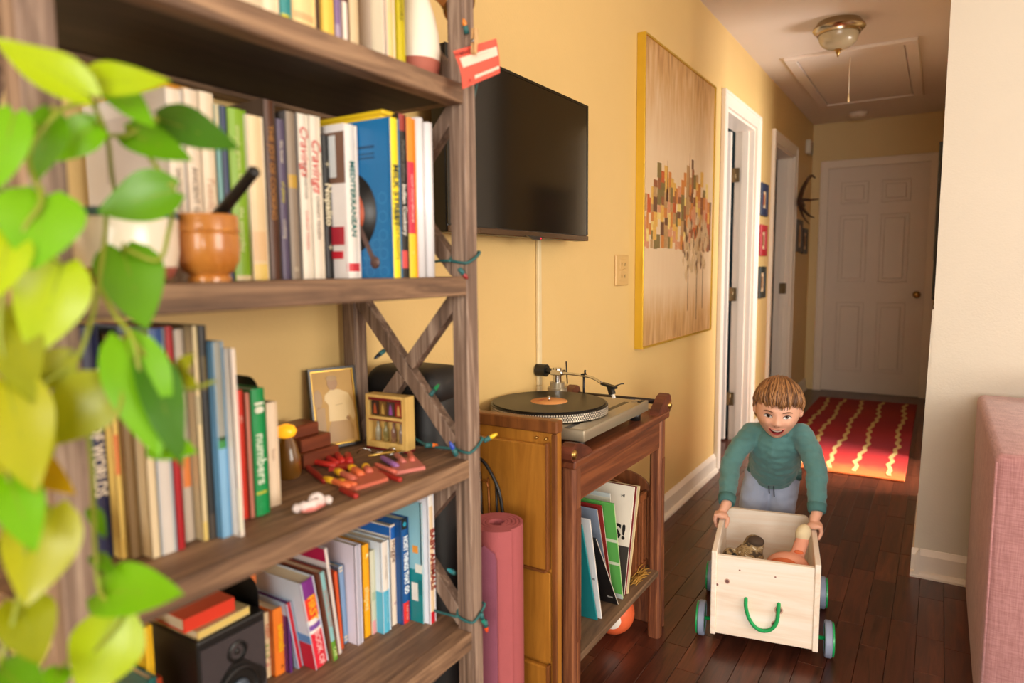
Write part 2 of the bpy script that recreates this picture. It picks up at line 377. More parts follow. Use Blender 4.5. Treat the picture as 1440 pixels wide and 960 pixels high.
# end door
bm = B(); box(bm, DX0+0.001, DX1-0.001, YE+0.02, YE+0.055, 0.002, DH-0.001, 0.001)
ed = struct('door_2', bm, m_doorw); ed['label'] = 'closed white six-panel door at the end of the hall'
DW = DX1-DX0
for c0, c1 in ((0.145, 0.40), (0.555, 0.81)):
    for r0, r1 in ((0.07, 0.155), (0.215, 0.50), (0.60, 0.90)):
        x0, x1 = DX0+DW*c0, DX0+DW*c1; z1, z0 = DH*(1-r0), DH*(1-r1)
        bm = B()
        for a, b, c, d in ((x0-0.012, x1+0.012, z1, z1+0.012), (x0-0.012, x1+0.012, z0-0.012, z0), (x0-0.012, x0, z0, z1), (x1, x1+0.012, z0, z1)): box(bm, a, b, YE+0.0125, YE+0.0215, c, d, 0.003)
        box(bm, x0+0.022, x1-0.022, YE+0.0105, YE+0.0215, z0+0.022, z1-0.022, 0.007)
        obj('panel', bm, m_doorw, ed)
bm = B(); kx = -0.165; lathe(bm, [(0.0, 0), (0.03, 0), (0.03, 0.006), (0.011, 0.012), (0.011, 0.030), (0.024, 0.040), (0.028, 0.052), (0.022, 0.064), (0, 0.068)], (kx, YE+0.02, 0.905), 18, axis_to((0, -1, 0)))
obj('knob', bm, m_brass, ed, label='round brass door knob')
# --- attic hatch in the ceiling
HX0, HX1, HY0, HY1 = -0.885, -0.168, 4.61, 6.13
bm = B(); f = 0.065
for a, b, c, d in ((HX0, HX1, HY0, HY0+f), (HX0, HX1, HY1-f, HY1), (HX0, HX0+f, HY0+f, HY1-f), (HX1-f, HX1, HY0+f, HY1-f)): box(bm, a, b, c, d, ZC-0.02, ZC, 0.003)
hatch = struct('trim_6', bm, m_ceil); hatch['label'] = 'white moulding frame of the attic hatch in hall ceiling'
bm = B(); box(bm, HX0+f+0.004, HX1-f-0.010, HY0+f+0.004, HY1-f-0.004, ZC-0.012, ZC-0.001); obj('hatch_panel', bm, m_ceil, hatch)
t = thing('pull_cord', 'thin white pull cord hanging from attic hatch panel', 'cord', (-0.53, 4.78, 2.16))
bm = B(); tube(bm, [(-0.53, 4.78, ZC-0.012), (-0.532, 4.785, 2.34), (-0.53, 4.78, 2.21)], 0.0022, 6); obj('cord', bm, M('white_cord', (236, 220, 196), 0.8), t)
bm = B(); lathe(bm, [(0, 0.05), (0.003, 0.05), (0.006, 0.01), (0.004, 0), (0, 0)], (-0.53, 4.78, 2.16), 10); obj('bead', bm, M('cord_bead', (232, 204, 150), 0.5), t)
# ================================================================= HALL THINGS
t = thing('ceiling_light', 'flush brass ceiling light with ribbed glass dome and finial', 'ceiling light', (-0.516, 4.11, 2.27))
C = (-0.516, 4.11, 0)
m_pan = M('brushed_nickel_brass', (176, 158, 128), 0.25, metal=1.0, var=0.1)
bm = B(); lathe(bm, [(0, 2.44), (0.105, 2.44), (0.112, 2.428), (0.126, 2.412), (0.129, 2.402), (0.120, 2.392), (0.108, 2.386), (0.106, 2.374), (0.098, 2.372), (0, 2.38)], C, 40); obj('pan', bm, m_pan, t, smooth='auto')
m_dome = M('ribbed_glass', (214, 196, 160), 0.25, var=0.05, spec=0.8, trans=0.35)
bm = B(); rg = []
for k in range(11):
    a = k/10*math.pi/2; rg.append((0.099*math.cos(a)**0.8 if k < 10 else 0.012, 2.374-0.075*math.sin(a)))
rings = lathe(bm, rg, C, 72)
for i, rr in enumerate(rings[:-1]):
    for k, v in enumerate(rr):
        if k % 2: v.co.x = C[0]+(v.co.x-C[0])*0.975; v.co.y = C[1]+(v.co.y-C[1])*0.975
obj('glass_dome', bm, m_dome, t, smooth=True)
bm = B(); lathe(bm, [(0, 2.305), (0.018, 2.303), (0.020, 2.296), (0.010, 2.290), (0.013, 2.284), (0.007, 2.277), (0.004, 2.272), (0.006, 2.266), (0, 2.258)], C, 16); obj('finial', bm, m_brass, t, smooth='auto')
t = thing('smoke_detector', 'round white smoke detector on ceiling before the end door', 'smoke detector', (-0.651, 6.59, 2.40))
bm = B(); lathe(bm, [(0, 2.44), (0.068, 2.44), (0.068, 2.425), (0.060, 2.412), (0.045, 2.405), (0, 2.404)], (-0.651, 6.59, 0), 28); obj('housing', bm, m_trim, t, smooth='auto')
bm = B(); lathe(bm, [(0.072, 2.44), (0.076, 2.44), (0.076, 2.434), (0.072, 2.432)], (-0.651, 6.59, 0), 28); obj('base_ring', bm, m_trim, t)
def wall_frame(name, label, y0, y1, z0, z1, mf, mp, depth=0.022, bw=0.03, mat_c=None, X=XL, sgn=1, cat='picture'):
    t = thing(name, label, cat, (X+sgn*0.001, (y0+y1)/2, z0)); bm = B()
    a, b = sorted((X+sgn*0.001, X+sgn*depth))
    box(bm, a, b, y0, y0+bw, z0, z1, 0.003); box(bm, a, b, y1-bw, y1, z0, z1, 0.003); box(bm, a, b, y0+bw, y1-bw, z0, z0+bw, 0.003); box(bm, a, b, y0+bw, y1-bw, z1-bw, z1, 0.003)
    obj('frame', bm, mf, t)
    bm = B(); a, b = sorted((X+sgn*0.001, X+sgn*(depth-0.010))); box(bm, a, b, y0+bw, y1-bw, z0+bw, z1-bw); mo = obj('mat_board', bm, mat_c or M('mat_board', (216, 186, 150), 0.8), t)
    bm = B(); dy = (y1-y0-2*bw)*0.24; dz = (z1-z0-2*bw)*0.2; a, b = sorted((X+sgn*(depth-0.0105), X+sgn*(depth-0.008))); box(bm, a, b, y0+bw+dy, y1-bw-dy, z0+bw+dz, z1-bw-dz); obj('print', bm, mp, mo)
    return t
m_cop = M('copper_print', (176, 100, 60), 0.6, var=0.4, scale=60)
m_sep = M('sepia_print', (150, 110, 78), 0.7, var=0.4, scale=60)
wall_frame('picture_frame', 'small navy blue framed picture, topmost of three between hall doorways', 4.775, 4.985, 1.50, 1.715, M('navy_frame', (28, 42, 74), 0.45), m_cop, bw=0.05)
wall_frame('picture_frame', 'small red framed picture, middle of three between hall doorways', 4.785, 4.985, 1.232, 1.440, M('red_frame', (170, 26, 38), 0.45), m_sep, bw=0.045)
wall_frame('picture_frame', 'small dark green framed picture, lowest of three between hall doorways', 4.785, 4.985, 0.945, 1.160, M('dark_green_frame', (36, 44, 38), 0.45), m_sep, bw=0.042)
wall_frame('picture_frame', 'grey framed picture with gold strip under the antler', 6.17, 6.40, 1.28, 1.55, M('grey_frame', (92, 80, 68), 0.5), M('gold_strip', (196, 140, 50), 0.4, var=0.2), bw=0.04)
wall_frame('picture_frame', 'black framed picture beside grey one near the end door', 6.44, 6.68, 1.27, 1.49, M('black_frame', (34, 32, 30), 0.45), m_sep, bw=0.035)
m_dkf = M('dark_slate_frame', (46, 50, 46), 0.5)
p0 = fy(1313, 366, 5.2).z; p1 = fy(1324, 199, 5.2).z
wall_frame('picture_frame', 'large dark slate framed picture on hall right wall', 5.2, 5.75, p0, p1, m_dkf, m_sep, depth=0.03, bw=0.04, X=XR, sgn=-1)
wall_frame('picture_frame', 'dark framed picture with broad mat seen reflected in the television', 3.25, 3.72, 1.02, 1.62, m_black, M('dim_print', (70, 54, 44), 0.7, var=0.3), depth=0.012, bw=0.05, X=XR, sgn=-1, mat_c=M('brown_mat', (120, 92, 70), 0.8))
# antler trophy on left wall
t = thing('antler', 'brown forked deer antler mounted on wall by end door', 'antler', (XL, 6.40, 1.55))
m_ant = M('antler_horn', (92, 62, 40), 0.6, var=0.35, scale=25, bump=0.5, bscale=80)
bm = B(); lathe(bm, [(0, 0), (0.055, 0), (0.05, 0.014), (0, 0.018)], (XL+0.001, 6.40, 1.68), 18, axis_to((1, 0, 0))); obj('mount_plate', bm, M('dark_plaque', (60, 40, 28), 0.5), t, smooth='auto')
def A(x, y, dX): return fx(x, y, XL+dX)
bm = B()
tube(bm, spline([(XL+0.01, 6.40, 1.68), A(1124, 285, 0.06), A(1128, 268, 0.10), A(1135, 254, 0.15), A(1141, 247, 0.17), A(1146, 250, 0.18)], 5), [0.024-0.0007*i for i in range(26)], 8)
tube(bm, spline([A(1124, 286, 0.05), A(1130, 281, 0.12), A(1140, 281, 0.20), A(1151, 280, 0.24)], 4), [0.016-0.001*i for i in range(13)], 7)
tube(bm, spline([A(1125, 287, 0.05), A(1131, 296, 0.10), A(1138, 303, 0.15), A(1145, 306, 0.20)], 4), [0.016-0.001*i for i in range(13)], 7)
tube(bm, spline([A(1124, 286, 0.04), A(1127, 298, 0.07), A(1132, 308, 0.10), A(1138, 315, 0.12)], 4), [0.014-0.0009*i for i in range(13)], 7)
obj('antler_branches', bm, m_ant, t, smooth=True)
t = thing('door_chime', 'small beige door chime box high on left wall', 'door chime', (XL, 6.56, 2.13))
bm = B(); box(bm, XL+0.001, XL+0.045, 6.50, 6.64, 2.13, 2.25, 0.008); obj('cover', bm, m_wall_c, t)
bm = B()
for k in range(4): box(bm, XL+0.0445, XL+0.047, 6.53, 6.61, 2.15+k*0.022, 2.158+k*0.022)
obj('grille', bm, M('chime_slot', (140, 112, 80), 0.6), t)
t = thing('wall_sensor', 'small tan box sensor high on hall right wall', 'sensor', (XR, 6.55, 2.28))
bm = B(); box(bm, XR-0.028, XR-0.001, 6.5, 6.6, 2.26, 2.38, 0.006); obj('housing', bm, M('tan_plastic', (214, 180, 120), 0.5), t)
bm = B(); box(bm, XR-0.030, XR-0.027, 6.53, 6.57, 2.30, 2.31); obj('slot', bm, m_black, t)
# --- rug with wavy cream stripes; red ramp along it, the sunlit front end painted orange
def rug():
    t = thing('hall_rug', 'red hall rug with wavy cream stripes and painted sunlit orange front', 'rug', (-0.48, 5.3, 0.0))
    x0, x1, y0, y1 = -0.855, -0.108, 4.13, 6.50
    m = bpy.data.materials.new('rug_wool'); m.use_nodes = True; nt = m.node_tree; b = nt.nodes['Principled BSDF']; b.inputs['Roughness'].default_value = 0.95
    tc = nt.nodes.new('ShaderNodeTexCoord'); sp = nt.nodes.new('ShaderNodeSeparateXYZ'); nt.links.new(tc.outputs['Generated'], sp.inputs[0])
    cr = nt.nodes.new('ShaderNodeValToRGB'); e = cr.color_ramp.elements
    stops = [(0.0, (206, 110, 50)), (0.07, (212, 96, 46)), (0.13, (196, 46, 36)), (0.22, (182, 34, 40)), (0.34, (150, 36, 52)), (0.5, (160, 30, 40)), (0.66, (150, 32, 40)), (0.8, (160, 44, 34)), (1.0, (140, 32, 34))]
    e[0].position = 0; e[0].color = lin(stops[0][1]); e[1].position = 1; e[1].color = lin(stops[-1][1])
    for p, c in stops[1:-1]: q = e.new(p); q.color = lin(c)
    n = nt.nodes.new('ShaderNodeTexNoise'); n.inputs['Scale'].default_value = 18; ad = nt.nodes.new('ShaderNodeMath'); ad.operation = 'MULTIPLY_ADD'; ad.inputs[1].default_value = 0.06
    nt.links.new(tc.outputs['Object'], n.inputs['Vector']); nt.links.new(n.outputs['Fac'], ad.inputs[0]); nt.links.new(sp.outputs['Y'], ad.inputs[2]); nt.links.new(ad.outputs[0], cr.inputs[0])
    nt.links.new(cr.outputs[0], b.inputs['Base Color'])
    n2 = nt.nodes.new('ShaderNodeTexNoise'); n2.inputs['Scale'].default_value = 500; bp = nt.nodes.new('ShaderNodeBump'); bp.inputs['Strength'].default_value = 0.6; bp.inputs['Distance'].default_value = 0.003
    nt.links.new(tc.outputs['Object'], n2.inputs['Vector']); nt.links.new(n2.outputs['Fac'], bp.inputs['Height']); nt.links.new(bp.outputs[0], b.inputs['Normal'])
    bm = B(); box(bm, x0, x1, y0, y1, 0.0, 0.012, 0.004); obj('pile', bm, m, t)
    mc = M('cream_wool', (208, 178, 116), 0.95, var=0.1, bump=0.5, bscale=400)
    rr = random.Random(5)
    for xs in (-0.76, -0.645, -0.50, -0.355, -0.185):
        bm = B(); pts = []; y = y0+0.05; ph = rr.random()*6
        n = 56
        for i in range(n+1):
            y = y0+0.05+(y1-y0-0.1)*i/n
            pts.append((xs+0.010*math.sin(y*7+ph)+0.008*math.sin(y*33+ph*2)+rr.uniform(-0.004, 0.004), y, 0.013+0.006*math.sin(y*40)))
        for (a, b_) in zip(pts, pts[1:]):
            w2 = 0.011
            quad(bm, (a[0]-w2, a[1], 0.0155), (a[0]+w2, a[1], 0.0155), (b_[0]+w2, b_[1], 0.0155), (b_[0]-w2, b_[1], 0.0155))
        bmesh.ops.remove_doubles(bm, verts=bm.verts, dist=1e-5)
        r = bmesh.ops.extrude_face_region(bm, geom=bm.faces[:]); bmesh.ops.translate(bm, vec=(0, 0, -0.005), verts=[v for v in r['geom'] if isinstance(v, bmesh.types.BMVert)])
        bmesh.ops.recalc_face_normals(bm, faces=bm.faces[:]); obj('stripe', bm, mc, t)
rug()
# --- television on the left wall
t = thing('television', 'flat black television mounted on yellow wall', 'television', (-0.985, 1.63, 1.246))
TX, TY0, TY1, TZ0, TZ1 = -0.96, 1.262, 1.995, 1.246, 1.664
bm = B(); box(bm, TX-0.042, TX-0.001, TY0, TY1, TZ0, TZ1, 0.004, seg=2); obj('housing', bm, m_black, t)
bm = B(); e = 0.007
for a, b, c, d in ((TY0, TY1, TZ1-e, TZ1), (TY0, TY0+e, TZ0+0.018, TZ1-e), (TY1-e, TY1, TZ0+0.018, TZ1-e)): box(bm, TX-0.001, TX+0.002, a, b, c, d)
obj('bezel', bm, M('gloss_black_bezel', (14, 13, 12), 0.2), t)
bm = B(); box(bm, TX-0.002, TX+0.0005, TY0+e, TY1-e, TZ0+0.018, TZ1-e); obj('screen', bm, M('dark_screen', (17, 14, 11), 0.13, var=0.0, spec=0.45), t)
bm = B(); box(bm, TX-0.001, TX+0.004, TY0, TY1, TZ0, TZ0+0.016, 0.002); lip = obj('lower_lip', bm, M('bronze_lip', (96, 74, 54), 0.25, metal=0.6), t)
bm = B(); prism(bm, [(TX+0.004, 1.60, TZ0+0.004), (TX+0.004, 1.69, TZ0+0.004), (TX+0.004, 1.68, TZ0-0.006), (TX+0.004, 1.64, TZ0-0.006)], (0.006, 0, 0)); nub = obj('sensor_nub', bm, m_black, lip)
m_led = bpy.data.materials.new('red_led'); m_led.use_nodes = True; b_ = m_led.node_tree.nodes['Principled BSDF']; b_.inputs['Emission Color'].default_value = (1, 0.03, 0.05, 1); b_.inputs['Emission Strength'].default_value = 2.5; b_.inputs['Base Color'].default_value = (0.5, 0, 0, 1)
bm = B(); ball(bm, (TX+0.0105, 1.675, TZ0-0.002), 0.0022, 8, 6); obj('standby_light', bm, m_led, lip)
bm = B(); box(bm, XL+0.001, TX-0.042, 1.45, 1.80, 1.33, 1.58, 0.004); box(bm, XL+0.001, XL+0.012, 1.38, 1.87, 1.36, 1.55); obj('wall_mount', bm, m_black, t)
t = thing('cable_cover', 'narrow white cable cover running down wall below television', 'cable cover', (XL, 1.82, 0.10))
m_cc = M('cable_cover_paint', (230, 210, 164), 0.45)
bm = B(); box(bm, XL+0.0005, XL+0.011, 1.811, 1.831, 0.80, 1.30, 0.002); obj('channel', bm, m_cc, t)
bm = B(); box(bm, XL+0.0005, XL+0.011, 1.811, 1.831, 0.11, 0.798, 0.002); obj('channel', bm, m_cc, t)
# --- outlet plate
t = thing('outlet_plate', 'tan wall plate with socket slots beside the painting', 'outlet', (XL, 2.47, 1.09))
m_pl = M('almond_plastic', (216, 176, 110), 0.4, var=0.03)
bm = B(); box(bm, XL+0.0005, XL+0.007, 2.408, 2.532, 1.092, 1.210, 0.003); obj('plate', bm, m_pl, t)
for zz in (1.128, 1.174):
    bm = B(); box(bm, XL+0.0065, XL+0.0085, 2.444, 2.506, zz-0.019, zz+0.019, 0.0008); sf = obj('socket_face', bm, m_pl, t)
    for yy in (2.460, 2.490):
        bm = B(); box(bm, XL+0.0082, XL+0.0089, yy-0.0025, yy+0.0025, zz-0.006, zz+0.006); obj('slot', bm, M('slot_dark', (80, 54, 26), 0.7), sf)
bm = B(); tube(bm, [(XL+0.0085, 2.462, 1.150), (XL+0.0095, 2.488, 1.157)], 0.0016, 6); obj('toggle', bm, m_pl, t)
# --- painting
t = thing('painting', 'large gold framed canvas of abstract city skyline and trees', 'painting', (XL, 3.12, 0.82))
PX, PY0, PY1, PZ0, PZ1 = XL+0.036, 2.612, 3.60, 0.830, 2.07
m_gold = M('bright_gold_frame', (212, 172, 50), 0.3, metal=0.55, var=0.05)
bm = B(); e = 0.009
for a, b, c, d in ((PY0, PY0+e, PZ0, PZ1), (PY1-e, PY1, PZ0, PZ1), (PY0+e, PY1-e, PZ0, PZ0+e), (PY0+e, PY1-e, PZ1-e, PZ1)): box(bm, XL+0.001, PX, a, b, c, d, 0.0008)
obj('frame', bm, m_gold, t)
m = bpy.data.materials.new('canvas_wash'); m.use_nodes = True; nt = m.node_tree; b = nt.nodes['Principled BSDF']; b.inputs['Roughness'].default_value = 0.5
tc = nt.nodes.new('ShaderNodeTexCoord'); mp = nt.nodes.new('ShaderNodeMapping'); mp.inputs['Scale'].default_value = (1, 9, 1.6); nt.links.new(tc.outputs['Object'], mp.inputs[0])
n = nt.nodes.new('ShaderNodeTexNoise'); n.inputs['Scale'].default_value = 4; n.inputs['Detail'].default_value = 8; nt.links.new(mp.outputs[0], n.inputs['Vector'])
sp = nt.nodes.new('ShaderNodeSeparateXYZ'); nt.links.new(tc.outputs['Generated'], sp.inputs[0])
cr = nt.nodes.new('ShaderNodeValToRGB'); e_ = cr.color_ramp.elements
e_[0].position = 0; e_[0].color = (0.9, 0.9, 0.9, 1); e_[1].position = 1; e_[1].color = (1.0, 1.0, 1.0, 1)
for p, v in ((0.08, 0.75), (0.2, 0.12), (0.65, 0.12), (0.86, 0.6)): q = e_.new(p); q.color = (v, v, v, 1)
nt.links.new(sp.outputs['Z'], cr.inputs[0])
mu = nt.nodes.new('ShaderNodeMath'); mu.operation = 'MULTIPLY'; nt.links.new(cr.outputs[0], mu.inputs[0]); nt.links.new(n.outputs['Fac'], mu.inputs[1])
c2 = nt.nodes.new('ShaderNodeValToRGB'); g = c2.color_ramp.elements; g[0].position = 0.05; g[0].color = lin((232, 205, 168)); g[1].position = 0.75; g[1].color = lin((150, 100, 52)); q = g.new(0.4); q.color = lin((206, 162, 106))
nt.links.new(mu.outputs[0], c2.inputs[0]); nt.links.new(c2.outputs[0], b.inputs['Base Color'])
wv = nt.nodes.new('ShaderNodeTexNoise'); wv.inputs['Scale'].default_value = 300; bp = nt.nodes.new('ShaderNodeBump'); bp.inputs['Strength'].default_value = 0.3; bp.inputs['Distance'].default_value = 0.001; nt.links.new(tc.outputs['Object'], wv.inputs[0]); nt.links.new(wv.outputs[0], bp.inputs['Height']); nt.links.new(bp.outputs[0], b.inputs['Normal'])
bm = B(); box(bm, XL+0.004, PX-0.006, PY0+0.009, PY1-0.009, PZ0+0.009, PZ1-0.009); cv = obj('canvas', bm, m, t)
rr = random.Random(11); pal = [(206, 130, 60), (224, 176, 84), (150, 92, 56), (186, 146, 96), (110, 72, 48), (214, 150, 110), (196, 92, 44), (130, 112, 64), (232, 204, 120)]
pm = [M('city_paint_%d' % i, c, 0.5, var=0.25, scale=90) for i, c in enumerate(pal)]
bm = B(); xs = PX-0.006; BW = PY1-PY0; BH = PZ1-PZ0; zb = PZ0+BH*0.335
def sky(u): return 0.13+0.17*math.exp(-((u-0.60)/0.16)**2)+0.11*math.exp(-((u-0.26)/0.16)**2)+0.10*math.exp(-((u-0.84)/0.10)**2)
u = 0.0; i = 0
while u < 0.955:
    wd = rr.uniform(0.024, 0.05); lim = sky(u+wd/2)*rr.uniform(0.82, 1.12); v = rr.uniform(-0.008, 0.0)
    while v < lim:
        hh = rr.uniform(0.022, 0.06); i += 1
        if rr.random() < 0.95:
            z0_ = zb+v*BH; y0_ = PY0+0.012+u*(BW-0.024); x_ = rr.uniform(-0.006, 0.006)
            box(bm, xs-0.0001, xs+0.0004+0.000002*i, y0_+x_, y0_+x_+wd*BW*rr.uniform(0.9, 1.12), z0_, z0_+hh*BH*rr.uniform(0.95, 1.15), 0, rr.choices(range(9), (6, 5, 5, 6, 3, 5, 4, 3, 3))[0])
        v += hh
    u += wd
for u, hgt in ((0.60, 0.66), (0.29, 0.60), (0.72, 0.52), (0.82, 0.53), (0.40, 0.5)):
    y0_ = PY0+u*BW; prism(bm, [(xs, y0_-0.012, zb+0.25), (xs, y0_+0.012, zb+0.25), (xs, y0_+0.008, zb+BH*(hgt-0.335)*0.6), (xs, y0_, zb+BH*(hgt-0.30)), (xs, y0_-0.008, zb+BH*(hgt-0.335)*0.6)], (0.0006, 0, 0), 2)
obj('painted_skyline', bm, pm, cv)
m_tp = [M('painted_leaf', (206, 176, 134), 0.6, var=0.15), M('painted_twig', (120, 88, 60), 0.6)]
bm = B()
for u, zt, zc, wd, hh in ((0.60, 0.20, 0.335, 0.085, 0.145), (0.74, 0.16, 0.35, 0.075, 0.13), (0.84, 0.20, 0.36, 0.07, 0.12)):
    yc = PY0+u*BW; bar(bm, (xs+0.0008, yc, PZ0+BH*(zt-0.1)), (xs+0.0008, yc, PZ0+BH*zc), 0.007, 0.0006, (1, 0, 0), 0, 1)
    for j in range(46):
        a = rr.random()*6.28; q = math.sqrt(rr.random()); yy = yc+math.cos(a)*q*wd; zz = PZ0+BH*zc+math.sin(a)*q*hh
        prism(bm, [(xs, yy, zz-0.024), (xs, yy+0.012, zz), (xs, yy, zz+0.024), (xs, yy-0.012, zz)], (0.0018+0.00001*j, 0, 0), 0 if rr.random() < 0.8 else 1)
obj('painted_trees', bm, m_tp, cv)
# ================================================================= BOOKCASE
SX0, SX1, SY0, SY1, PS = -1.032, -0.717, 0.309, 1.031, 0.0345
SZ = [0.145, 0.478, 0.812, 1.148, 1.481, 1.815]; STH = 0.034
m_sy = WOOD('weathered_wood_board', (84, 62, 46), (164, 130, 98), 'y', 46, 0.06, 0.62, 0.4, c3=(122, 92, 68))
m_sx = WOOD('weathered_wood_rail', (86, 62, 44), (146, 112, 80), 'x', 30, 0.08, 0.62, 0.35, c3=(116, 86, 61))
m_sz = WOOD('weathered_wood_post', (84, 66, 54), (176, 152, 132), 'z', 60, 0.04, 0.62, 0.5, c3=(124, 100, 84))
m_under = WOOD('underside_shade_tone', (44, 34, 26), (66, 52, 40), 'y', 30, 0.08, 0.7, 0.2)  # shade under the shelves, put into the dark colour of added panels
case = thing('bookcase', 'weathered brown wooden bookcase with X braced ends', 'bookcase', ((SX0+SX1)/2, (SY0+SY1)/2, 0))
for x in (SX0, SX1-PS):
    for y in (SY0, SY1-PS):
        bm = B(); box(bm, x, x+PS, y, y+PS, 0, SZ[-1]-STH, 0.002); obj('post', bm, m_sz, case)
for i, z in enumerate(SZ):
    bm = B()
    if i == len(SZ)-1: box(bm, SX0-0.005, SX1+0.01, SY0-0.012, SY1+0.012, z-STH, z, 0.003)
    else:
        box(bm, SX0+PS, SX1-PS, SY0+0.001, SY1-0.001, z-STH*0.7, z-0.0005)
        box(bm, SX0, SX0+PS, SY0+PS, SY1-PS, z-STH, z-0.0005)
    sh = obj('shelf_board', bm, m_sy, case)
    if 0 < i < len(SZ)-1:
        bm = B(); box(bm, SX0+PS+0.001, SX1-PS-0.001, SY0+PS, SY1-PS, z-STH*0.7-0.003, z-STH*0.7-0.0002); obj('underside_shade_panel', bm, m_under, sh)
    if i < len(SZ)-1:
        bm = B(); box(bm, SX1-PS, SX1-0.0005, SY0+PS, SY1-PS, z-STH, z, 0.002); obj('front_edge', bm, m_sy, sh)
for y in (SY0+0.006, SY1-PS+0.006):
    for a, b in zip(SZ, SZ[1:]):
        z0, z1 = a, b-STH*0.75; x0, x1 = SX0+PS, SX1-PS; yc = y+0.011
        bm = B()
        p = [(x0, z1), (x1, z0)]
        bar(bm, (x0-0.004, yc, z1-0.010), (x1+0.004, yc, z0+0.010), 0.022, 0.027, (0, 0, 1), 0.001); obj('brace', bm, m_sz, case)
        for (xa, za, xb, zb) in ((x0-0.004, z0+0.010, (x0+x1)/2-0.010, (z0+z1)/2-0.012), ((x0+x1)/2+0.010, (z0+z1)/2+0.012, x1+0.004, z1-0.010)):
            bm = B(); bar(bm, (xa, yc, za), (xb, yc, zb), 0.022, 0.027, (0, 0, 1), 0.001); obj('brace', bm, m_sz, case)
# ================================================================= BOOKS
m_page = M('page_edges', (222, 205, 172), 0.85, var=0.1, scale=8)
m_pagew = M('white_page_edges', (232, 226, 214), 0.85, var=0.05, scale=8)
def K(rgb, rough=0.4, var=0.04): return M('print_%02x%02x%02x_%d' % (rgb[0], rgb[1], rgb[2], rough*100), rgb, rough, var=var, scale=25)
def book(label, Y0, Y1, Xf, zb, zt, depth, cover, spine=None, lean=0.0, bands=(), texts=(), art=(), hard=True, group=None, cat='book', pages=None):
    """spine faces +X at Xf, thickness Y0..Y1, stands on zb; lean > 0 tips the head towards -Y about the near lower edge.
    bands: (h0, h1, rgb) colour blocks on the spine; texts: (h, string, size, rgb[, bold]) down the spine; art: (d0, d1, h0, h1, rgb) on near cover"""
    t = thing('book', label, cat, (Xf, Y0, zb), 0, group)
    L = Matrix.Rotation(math.radians(lean), 4, 'X')
    th = max(0.004, Y1-Y0); H = (zt-zb)/math.cos(math.radians(lean)); ct = 0.0016 if hard else 0.0006; ov = 0.003 if hard else 0.0
    def fin(bm): bmesh.ops.transform(bm, matrix=L, verts=bm.verts); return bm
    mc = K(cover); ms = K(spine or cover)
    bm = B(); box(bm, -depth, -0.002, 0, ct, 0, H); box(bm, -depth, -0.002, th-ct, th, 0, H); obj('cover', fin(bm), mc, t, local=True)
    bm = B(); nseg = 5; pr = []
    bul = min(0.0035, th*0.12)
    for k in range(nseg+1): q = k/nseg; pr.append((-0.002+0.002*0+bul*math.sin(math.pi*q)-bul*0, th*q))
    prism(bm, [(x-bul, y, 0) for x, y in pr]+[(-0.0055, th, 0), (-0.0055, 0, 0)], (0, 0, H)); sp = obj('spine', fin(bm), ms, t, local=True)
    bm = B(); box(bm, -depth+ov, -0.006, ct, th-ct, ov, H-ov); obj('pages', fin(bm), pages or m_page, t, local=True)
    sx = -0.002+0.0004
    for h0, h1, c in bands:
        bm = B(); prism(bm, [(x-bul+0.0003, y, H*h0) for x, y in pr]+[(-0.004, th+0.0002, H*h0), (-0.004, -0.0002, H*h0)], (0, 0, H*(h1-h0))); obj('spine_band', fin(bm), K(c), sp, local=True)
    for q in texts:
        h, s, size, c = q[:4]; bold = q[4] if len(q) > 4 else 0.0; yo = q[5] if len(q) > 5 else 0.5; sh = q[6] if len(q) > 6 else 0
        bm = B(); text_bm(bm, s, (-0.0008, th*yo, H*h), (0, 0, -1), (0, 1, 0), min(size, th*1.1), bold=bold, shear=sh, maxw=H*0.55)
        obj('lettering', fin(bm), K(c), sp, local=True)
    for ai, (d0, d1, h0, h1, c) in enumerate(art):
        bm = B(); box(bm, -depth*d1, -depth*d0-0.002, -0.0004-0.0003*ai, 0.0002, H*h0, H*h1); obj('cover_print', fin(bm), K(c), t, local=True)
    return t
WH, CR, BK = (236, 230, 220), (232, 212, 172), (26, 24, 24)
# ---- second row (just below eye level), cookbooks
G2 = 'cookbooks on the shelf at eye level'
def row2(label, xa, xb, yt, Xf, depth, *a, **k):
    Y0, Y1 = Xf/slope(xa, 388), Xf/slope(xb, 388); zt = fx(xa, yt, Xf).z
    return book(label, Y0+0.0006, Y1-0.0006, Xf, 1.148, min(zt, 1.440), min(depth, Xf+1.034), *a, group=G2, **k)
row2('white book with grey spine lines, first behind the trailing plant', 248, 272, 125, -0.83, 0.20, (224, 216, 208), (232, 218, 196), texts=((0.45, 'SACRED BREAD', 0.010, (120, 100, 84)),), art=((0.1, 0.75, 0.55, 0.9, (206, 196, 190)),))
row2('tall pale cookbook with small dark title behind wooden mortar', 273, 293, 126, -0.83, 0.20, (232, 214, 190), texts=((0.42, 'ANCIENT GRAINS', 0.011, (92, 74, 60)), (0.80, 'C', 0.014, (140, 120, 90))))
row2('cream cookbook with faint script title behind wooden mortar', 294, 314, 130, -0.83, 0.19, (234, 216, 188), texts=((0.45, 'Tuesdays', 0.015, (206, 160, 130), 0, 0.5, 0.3),))
row2('teal edged slim cookbook with brown ornament at its head', 315, 322, 148, -0.826, 0.19, (120, 168, 166), bands=((0.8, 1.0, (214, 190, 140)),))
row2('slim navy cookbook beside bright green one', 322.5, 331, 150, -0.83, 0.19, (62, 74, 104))
row2('bright lime green cookbook with pale lettering', 332, 358, 152, -0.83, 0.19, (130, 172, 30), texts=((0.72, 'simple green food', 0.012, (216, 226, 150)), (0.3, 'the everyday', 0.012, (226, 232, 170))), bands=((0.0, 0.03, (226, 206, 160)),))
